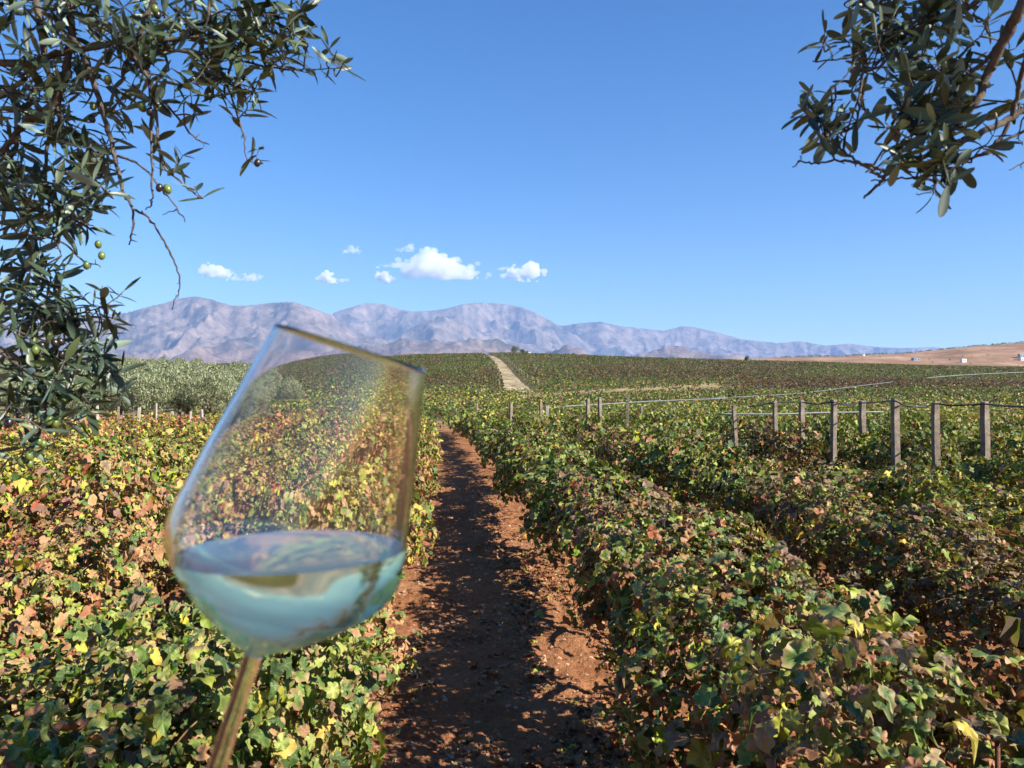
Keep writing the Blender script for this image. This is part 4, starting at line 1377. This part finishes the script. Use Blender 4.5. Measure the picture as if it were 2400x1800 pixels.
T1 = [
    (k1([(-700, 330), (-100, 345), (150, 350), (300, 300), (390, 280), (540, 262), (700, 235), (900, 225), (1100, 205), (1290, 190), (1430, 140), (1560, 100), (1640, 110), (1700, 40)]), .008, .0010, .80, 1),
    (k1([(700, 235), (750, 255), (900, 275), (1050, 290), (1200, 310), (1340, 340), (1520, 375), (1650, 384), (1750, 385), (1850, 378)]), .0042, .0009, .86, 1),
    (k1([(1190, 310), (1240, 420), (1290, 550), (1330, 680), (1360, 780), (1365, 880), (1430, 920)]), .0024, .0009, 2, 1),
    (k1([(1330, 690), (1300, 650), (1260, 600), (1240, 520)]), .0012, .0008, .3, 1),
    (k1([(1330, 660), (1370, 600), (1400, 520), (1450, 430), (1470, 380)]), .0013, .0008, .05, 1),
    (k1([(1430, 905), (1425, 870), (1440, 830)]), .0010, .0007, .5, 1),
    (k1([(720, 240), (760, 340), (830, 440), (870, 520), (960, 620), (1040, 720), (1110, 780), (1165, 800)]), .0042, .0009, 2, 1),
    (k1([(380, -420), (385, -200), (392, 0), (400, 200), (450, 280), (510, 430), (570, 620), (620, 800), (655, 950), (690, 1080), (740, 1170), (735, 1280), (715, 1365)]), .0085, .0013, 2, 1),
    (k1([(740, 1160), (820, 1210), (900, 1320), (960, 1440), (998, 1540), (990, 1610), (975, 1659), (955, 1720)]), .0024, .0008, 2, 1),
    (k1([(870, 520), (870, 700), (890, 850), (920, 940), (1000, 1010), (1070, 1070), (1120, 1095)]), .0026, .0010, 2, 1),
    (k1([(845, 480), (840, 700), (845, 900), (845, 1080), (840, 1140), (805, 1165)]), .0026, .0010, 2, 1),
    (k1([(650, 865), (780, 920), (900, 1050), (980, 1150), (1030, 1230)]), .0024, .0009, 2, 1),
    (k1([(980, 1160), (900, 1193)]), .001, .0006, 2, 1),
    (k1([(310, 600), (370, 680), (450, 760), (530, 850), (610, 910)]), .003, .0012, 2, 1),
    (k1([(170, -420), (190, -150), (200, 0), (230, 200), (260, 370), (300, 560), (270, 750), (255, 1000), (300, 1300), (340, 1400)]), .0085, .0012, 2, 1),
    (k1([(390, 200), (360, 420), (310, 560), (200, 640), (100, 730), (0, 850), (-200, 950)]), .007, .006, 2, 1),
    (k1([(900, -420), (860, -100), (850, 0), (800, 120), (760, 220), (690, 250)]), .0055, .0045, 2, 1),
    (k1([(1130, -420), (1160, 0), (1130, 170), (1100, 205)]), .003, .0015, .5, .9),
    (k1([(-300, 900), (0, 960), (120, 1000), (260, 1100), (400, 1230), (520, 1250)]), .004, .001, .6, 1),
    (k1([(180, 1300), (340, 1340), (450, 1440), (500, 1460), (560, 1480)]), .0022, .0010, 2, 1),
    (k1([(0, 470), (60, 530), (150, 553)]), .0018, .001, 2, 1),
    (k1([(450, 300), (560, 350), (700, 390), (860, 410), (960, 440)]), .0024, .0012, .7, 1),
    (k1([(30, 780), (60, 900), (160, 1000), (250, 1180), (340, 1420)]), .0022, .001, 2, 1),
    (k1([(430, 700), (520, 750), (600, 800)]), .0016, .0009, 2, 1),
    (k1([(560, 250), (700, 350), (800, 390), (1000, 470), (1170, 400)]), .002, .001, .7, 1),
    (k3([(-500, 600), (-100, 660), (0, 680), (100, 750), (230, 830), (470, 830), (650, 845), (870, 800)]), .0055, .0012, .55, 1),
    (k3([(130, 460), (200, 500), (250, 570), (330, 690)]), .003, .0015, 2, 1),
    (k3([(-200, 400), (0, 430), (130, 455), (300, 500), (480, 430), (620, 390), (740, 350), (880, 250)]), .0035, .0009, .45, 1),
    (k3([(-300, 900), (0, 940), (80, 1000), (150, 1180), (230, 1290), (170, 1400)]), .004, .001, 2, 1),
    (k3([(230, 830), (310, 880), (320, 1000), (310, 1200), (200, 1300)]), .003, .001, .6, 1),
    (k3([(500, 950), (650, 990), (790, 990), (850, 960), (940, 955)]), .0015, .0007, .5, 1),
    (k3([(380, 1180), (480, 1150), (560, 1170)]), .0012, .0008, .2, 1),
]
B1 = [(60, 40, 110, 55, 7), (200, 40, 100, 50, 7), (330, 60, 110, 50, 8), (450, 35, 80, 35, 5), (555, 30, 50, 30, 4), (640, 70, 30, 50, 4), (610, 125, 45, 28, 4), (470, 95, 55, 35, 4), (270, 110, 60, 50, 4), (90, 130, 110, 50, 6),
      (150, 200, 95, 45, 6), (40, 215, 55, 50, 5), (440, 175, 45, 35, 5), (415, 245, 25, 18, 2), (300, 200, 60, 35, 3), (100, 280, 100, 45, 6), (250, 270, 45, 35, 3), (210, 370, 60, 40, 7), (60, 390, 80, 55, 7), (130, 430, 85, 45, 8), (170, 470, 50, 30, 3),
      (60, 480, 65, 40, 5), (20, 330, 40, 50, 4), (375, 365, 22, 20, 2), (330, 300, 30, 20, 1), (430, 420, 14, 8, 1), (40, 560, 55, 35, 4), (110, 590, 60, 30, 3), (30, 630, 40, 40, 4), (215, 635, 40, 30, 2), (120, 660, 75, 45, 6), (60, 720, 65, 50, 6),
      (205, 740, 45, 40, 5), (235, 790, 35, 30, 4), (130, 790, 90, 45, 7), (50, 830, 60, 45, 5), (150, 850, 55, 35, 5), (215, 830, 40, 25, 2), (60, 910, 45, 35, 3), (110, 900, 40, 20, 1), (45, 975, 18, 25, 2), (335, 95, 50, 30, 3), (520, 70, 40, 30, 3)]
B1 = [(a * D2S, b * D2S, c_ * D2S, d * D2S, max(1, round(n * .93))) for a, b, c_, d, n in B1 + [(725, 120, 22, 22, 2), (555, 345, 12, 10, 1), (490, 200, 14, 30, 1), (530, 210, 25, 30, 2), (650, 20, 25, 25, 2)]]
O1 = [(x / 2.37, y / 2.37, dk) for x, y, dk in [(670, 130, 0), (860, 50, 0), (875, 82, 1), (700, 180, 0), (825, 165, 0), (845, 230, 0), (890, 205, 0), (900, 265, 0), (930, 250, 1), (1215, 155, 0), (1385, 210, 1), (1470, 245, 0), (1290, 265, 0),
      (75, 398, 0), (135, 432, 1), (790, 595, 0), (832, 620, 1), (520, 590, 0), (510, 660, 1), (335, 780, 0), (545, 1358, 0), (565, 1420, 0), (480, 1475, 0), (885, 1043, 1), (930, 1050, 0), (1430, 905, 1), (1490, 400, 0), (600, 445, 0), (210, 985, 1), (230, 1015, 0)]]
O1 += [(x / 3.016, 600 + y / 3.016, dk) for x, y, dk in [(235, 600, 0), (250, 665, 0), (300, 725, 0), (265, 765, 0), (295, 630, 1), (145, 545, 1), (165, 560, 1), (350, 565, 0), (390, 615, 1), (430, 605, 1), (435, 700, 1), (385, 780, 1), (370, 890, 0),
       (445, 880, 0), (505, 910, 0), (390, 1025, 0), (450, 1010, 0), (345, 1165, 0), (405, 1145, 0), (390, 1185, 0), (345, 1215, 1), (275, 1310, 0), (305, 1325, 0), (155, 1450, 0), (205, 1415, 0), (210, 1470, 0), (20, 230, 0), (20, 330, 1), (570, 575, 0), (545, 480, 1), (60, 1180, 1)]]
base1 = (-2.7, .7, 0.0)
e1 = at(160 / 1, -190, 1.58); e2 = at(380, -190, 1.58); e3 = at(-320, 140, 1.6); e4 = at(-150, 860, 1.6)
limbs1 = [([(-2.7, .7, -.2), (-2.62, .72, .6), (-2.5, .75, 1.3), (-2.2, .85, 2.1), (-1.9, 1.0, 2.7)], .17, .07),
          ([(-1.9, 1.0, 2.7), (e1 + np.array([-.35, -.05, .2])), e1, e2, at(520, -180, 1.6)], .05, .006),
          ([(-2.3, .82, 1.9), (e3 + np.array([-.25, 0, .0])), e3], .04, .008),
          ([(-2.5, .75, 1.3), (e4 + np.array([-.4, 0, -.05])), e4], .03, .006),
          ([(-1.9, 1.0, 2.7), (-1.3, .7, 3.3), (-.5, .5, 3.7)], .06, .015)]
build_olive("olive_tree", base1, 1.55, B1, T1, limbs1, O1, 1.1, .050, 21,
            [((.0, .9, 3.55), (.9, .55, .35), 1500), ((-.9, .6, 3.4), (.8, .6, .5), 1300), ((-1.9, .6, 3.0), (.7, .8, .7), 1200)],
            "olive tree at left whose drooping twigs with green and dark olives frame the view", M_GOL, "")
T2 = [
    (k2([(2500, -900), (2250, -350), (2060, 30), (1960, 230), (1850, 450), (1760, 640), (1680, 840), (1570, 960), (1480, 1060)]), .0105, .0042, 2, 1),
    (k2([(1900, 330), (1800, 450), (1700, 540), (1560, 640)]), .004, .002, 2, 1),
    (k2([(2400, 760), (2074, 900), (1900, 990), (1700, 1090), (1560, 1150), (1400, 1190), (1250, 1280), (1100, 1350), (980, 1400), (940, 1450), (860, 1520), (770, 1605)]), .0062, .0018, 2, 1),
    (k2([(970, 1400), (850, 1350), (740, 1320), (540, 1300), (380, 1325), (250, 1310), (195, 1362)]), .0026, .0009, 2, 1),
    (k2([(250, 1310), (275, 1250)]), .0010, .0006, 2, 1),
    (k2([(940, 1440), (850, 1390), (700, 1290), (600, 1210), (550, 1160), (480, 1060), (400, 930), (330, 860)]), .0026, .0008, .60, 1),
    (k2([(2150, 300), (2060, 580), (2020, 760), (1970, 940), (1880, 1120), (1750, 1240), (1600, 1280), (1480, 1200), (1350, 1130), (1200, 1050), (1130, 960), (1080, 880)]), .004, .0010, .82, 1),
    (k2([(2300, 900), (2074, 1060), (1900, 1150), (1800, 1240), (1700, 1270), (1600, 1320), (1565, 1350)]), .0028, .001, 2, 1),
    (k2([(840, 1462), (1000, 1458), (1130, 1445), (1250, 1450), (1360, 1470)]), .0010, .0018, 2, 1),
    (k2([(1250, 1450), (1170, 1522)]), .001, .0007, 2, 1),
    (k2([(2000, -400), (1680, 20), (1480, 120), (1300, 170), (1150, 200), (1000, 300), (850, 380), (700, 450), (550, 485), (360, 503)]), .005, .0009, 2, 1),
    (k2([(1480, 110), (1300, 130), (1150, 160), (1000, 240)]), .003, .0014, 2, 1),
    (k2([(790, 440), (760, 620), (740, 800), (725, 980), (640, 1060), (560, 1080)]), .0026, .0010, .75, 1),
    (k2([(700, 500), (640, 600), (560, 680), (505, 705)]), .0013, .0007, 2, 1),
    (k2([(980, -300), (985, 0), (990, 200)]), .0025, .0015, .4, .9),
    (k2([(700, -300), (760, 0), (800, 60), (1000, 180)]), .0022, .0015, .3, .8),
    (k2([(1400, 620), (1450, 540), (1620, 390), (1740, 260), (1800, 120)]), .0018, .0009, .5, 1),
    (k2([(1480, 1200), (1340, 1080), (1300, 960), (1280, 860)]), .0016, .0010, .5, 1),
    (k2([(1370, 1300), (1350, 1480), (1330, 1580)]), .0018, .0008, .8, 1),
    (k2([(1330, 1560), (1195, 1584)]), .0009, .0006, 2, 1),
    (k2([(2300, 1250), (2074, 1320), (1960, 1380)]), .002, .0008, 2, 1),
    (k2([(1760, -200), (1740, 0), (1665, 100)]), .0015, .0009, 2, 1),
    (k2([(520, 485), (515, 450), (500, 400)]), .0010, .0007, .2, 1),
    (k2([(2074, 950), (2030, 1100), (2074, 1180)]), .0012, .0008, 2, 1),
]
B2 = [(700, 70, 60, 60, 2), (870, 90, 90, 80, 4), (1040, 80, 50, 60, 2), (1300, 50, 90, 60, 3), (1500, 40, 100, 50, 3), (1050, 230, 110, 60, 3), (1300, 260, 120, 80, 5), (1480, 230, 80, 80, 3), (1780, 180, 40, 60, 2), (700, 370, 100, 60, 4), (480, 380, 40, 60, 2),
      (900, 430, 100, 40, 3), (1130, 430, 110, 45, 3), (850, 560, 60, 40, 2), (720, 700, 40, 70, 2), (790, 900, 60, 60, 2), (660, 950, 50, 50, 2), (440, 960, 110, 110, 5), (430, 1100, 90, 60, 3), (570, 1110, 40, 40, 1), (1000, 620, 60, 50, 2), (1180, 600, 80, 90, 3),
      (1400, 560, 110, 100, 5), (1580, 600, 100, 100, 5), (1680, 460, 40, 60, 1), (1230, 820, 110, 80, 3), (1480, 800, 110, 90, 5), (1390, 960, 100, 70, 3), (1040, 1060, 70, 45, 2), (1090, 880, 80, 60, 2), (1280, 1180, 130, 40, 2), (1490, 1050, 90, 80, 3),
      (1600, 1040, 50, 60, 2), (1740, 1000, 40, 50, 1), (1080, 1270, 100, 60, 4), (1340, 1350, 150, 60, 6), (1480, 1290, 60, 50, 2), (1150, 1470, 40, 30, 1), (1310, 1560, 15, 40, 1), (1840, 860, 70, 40, 1), (1980, 850, 50, 70, 2), (1970, 450, 70, 70, 2),
      (2000, 560, 60, 50, 1), (1960, 110, 40, 50, 1), (2050, 150, 40, 50, 1), (1780, 1180, 60, 60, 2), (2060, 880, 40, 60, 1)]
B2 = [(1800 + a / 3.457, b / 3.457, c_ / 3.457, d / 3.457, max(1, round(n * 1.0))) for a, b, c_, d, n in B2 if n > 1 or a < 900]
O2 = [(1800 + x / 3.457, y / 3.457, 1) for x, y in [(910, 290), (970, 315), (1035, 280), (1085, 290), (1130, 300), (1165, 250), (1110, 330), (1060, 240)]]
base2 = (2.7, .2, 0.0)
f1 = at(1800 + 2500 / 3.457, -900 / 3.457, 1.22); f2 = at(1800 + 2000 / 3.457, -400 / 3.457, 1.22); f3 = at(2520, 215, 1.22)
limbs2 = [([(2.7, .2, -.2), (2.65, .25, .7), (2.55, .3, 1.5), (2.3, .45, 2.3), (1.9, .6, 2.9)], .16, .06),
          ([(1.9, .6, 2.9), f1 + np.array([.25, -.05, .2]), f1, f2, at(2080, -110, 1.22)], .035, .006),
          ([(2.3, .45, 2.3), f3 + np.array([.25, -.05, .05]), f3], .03, .006),
          ([(1.9, .6, 2.9), (1.4, .4, 3.4), (.7, .4, 3.8)], .05, .015)]
build_olive("olive_tree", base2, 1.22, B2, T2, limbs2, O2, 1.25, .043, 22,
            [((1.9, .5, 3.2), (.55, .6, .35), 520), ((2.6, .2, 3.4), (.8, .8, .6), 1100)],
            "olive tree at right whose leafy branch with black olives hangs into the view", M_DOL, "")

# ------------------------------------------------------------------ the wine glass
GD = .36
PXM = GD / 1705.0                                      # metres per displayed pixel at the glass
P0 = at(548 * D2S, 1412 * D2S, GD)
ax = (RIGHT * .306 + UP * .952); ax /= np.linalg.norm(ax)
PR = [(0, 21), (6, 27), (14, 40), (28, 60), (50, 94), (75, 127), (110, 169), (142, 201), (175, 230), (205, 246), (228, 252.5), (255, 252.5), (285, 249), (311, 244.5), (360, 235.5), (440, 220), (518, 203.5), (600, 186), (660, 173), (694, 166)]
PRO = smooth_line(np.array([(s_, r_) for s_, r_ in PR]), 4) * PXM
zax = Vector(ax); xax = Vector(FWD).cross(zax).normalized(); yax = zax.cross(xax)
GM = np.array([xax, yax, zax]).T


def lathe(profile, seg=128, M_=GM):
    P = np.asarray(profile, float); n = len(P)
    th = np.linspace(0, 2 * math.pi, seg, endpoint=False)
    L = np.stack([P[:, 1][:, None] * np.cos(th), P[:, 1][:, None] * np.sin(th), np.repeat(P[:, 0][:, None], seg, 1)], -1)
    V = (L.reshape(-1, 3)) @ M_.T
    i, j = np.meshgrid(np.arange(n - 1), np.arange(seg), indexing='ij'); j2 = (j + 1) % seg
    q = np.stack([i * seg + j, i * seg + j2, (i + 1) * seg + j2, (i + 1) * seg + j], -1).reshape(-1, 4)
    c0, c1 = P[0, 0], P[-1, 0]
    V = np.vstack([V, (np.array([[0, 0, c0], [0, 0, c1]])) @ M_.T])
    k_ = np.arange(seg); k2_ = (k_ + 1) % seg
    t = np.vstack([np.stack([k2_, k_, np.full(seg, n * seg)], 1), np.stack([(n - 1) * seg + k_, (n - 1) * seg + k2_, np.full(seg, n * seg + 1)], 1)])
    return V, [q, t]


M = Mat("clear_glass", .0, .5)
M.b.inputs['Transmission Weight'].default_value = 1; M.b.inputs['IOR'].default_value = 1.5
M.b.inputs['Base Color'].default_value = (.99, .99, .98, 1)
M_GLASS = M.m
M = Mat("white_wine", .0, .5)
M.b.inputs['Transmission Weight'].default_value = 1; M.b.inputs['IOR'].default_value = 1.34
M.b.inputs['Base Color'].default_value = (.96, .94, .52, 1)
M_WINE = M.m
root = empty("wine_glass", P0 + ax * -.10)
o0 = np.array(root.location)
# wall thickness: thick at the base, thin at the rim
nrm = np.gradient(PRO, axis=0); nrm = np.stack([nrm[:, 1], -nrm[:, 0]], 1); nrm /= np.linalg.norm(nrm, axis=1)[:, None]
thick = np.interp(PRO[:, 0], [0, .006, .03, .15], [.0045, .0050, .0016, .0008])
INN = PRO + nrm * thick[:, None]
inn_ok = INN[INN[:, 1] > .001]
bottom_s = inn_ok[0, 0]
inner = np.vstack([[bottom_s - .0004, .0003], inn_ok])
rim = PRO[-1]; rin = inner[-1]
mid_ = (rim + rin) / 2 + np.array([.00045, 0])
prof_all = np.vstack([PRO, mid_[None], inner[::-1]])
v, f = lathe(prof_all); v = v + P0 - o0
# drop the inner cap fan centre side effects: ends are both on the axis
bowl = fast_mesh("bowl", v, f)
link("bowl", bowl, M_GLASS, root)
SP = [(-.0001, .0044), (-.002, .0042), (-.012, .0040), (-.03, .0041), (-.055, .0045), (-.080, .0052), (-.088, .0085), (-.092, .016), (-.0945, .032), (-.0955, .036), (-.0970, .036), (-.0975, .030), (-.0970, .004)]
v, f = lathe(smooth_line(np.array(SP[:6]), 4)[::-1], 48); v = v + P0 - o0
link("stem", fast_mesh("stem", v, f), M_GLASS, root)
v, f = lathe(np.array([(-.0801, .0052)] + SP[6:])[::-1], 96); v = v + P0 - o0
link("foot", fast_mesh("foot", v, f), M_GLASS, root)
tag(root, "tilted clear stemmed glass with a little white wine held up before the vineyard", "wine glass")
# the wine: the inside of the bowl below a level surface
win = inner.copy(); win[1:, 1] += .00025; win[0, 0] -= .00012
v, f = lathe(win, 128)
wm = fast_mesh("w", v, f)
bm = bmesh.new(); bm.from_mesh(wm)
lvl = ax * 236 * PXM
bmesh.ops.remove_doubles(bm, verts=bm.verts, dist=1e-6)
res = bmesh.ops.bisect_plane(bm, geom=bm.verts[:] + bm.edges[:] + bm.faces[:], plane_co=Vector(lvl), plane_no=Vector((0, 0, 1)), clear_outer=True)
edges = [g_ for g_ in res['geom_cut'] if isinstance(g_, bmesh.types.BMEdge)]
for f_ in bm.faces: f_.smooth = True
r_ = bmesh.ops.contextual_create(bm, geom=edges)
for f_ in r_['faces']: f_.smooth = False
for e_ in edges:
    if e_.is_valid: e_.smooth = False
bmesh.ops.recalc_face_normals(bm, faces=bm.faces)
bm.to_mesh(wm); bm.free(); wm.name = "white_wine"
tag(link("white_wine", wm, M_WINE, None, P0), "pale white wine filling the bottom of the tilted glass", "wine")

# ------------------------------------------------------------------ haze
v, f = box(39400, 19000 + 240, 2350 + 76.5, -76.5)
v = v + np.array([0, 9500 - 120, 0])
hz = bpy.data.materials.new("haze"); hz.use_nodes = True
nt = hz.node_tree; nt.nodes.remove(nt.nodes['Principled BSDF'])
pv = nt.nodes.new('ShaderNodeVolumePrincipled')
pv.inputs['Color'].default_value = (.33, .56, 1.0, 1); pv.inputs['Density'].default_value = 4.3e-5; pv.inputs['Anisotropy'].default_value = 0.0
nt.links.new(pv.outputs[0], nt.nodes['Material Output'].inputs['Volume'])
tag(link("haze", fast_mesh("haze", v, f, False), hz), "pale blue distance haze", "haze", kind='stuff')
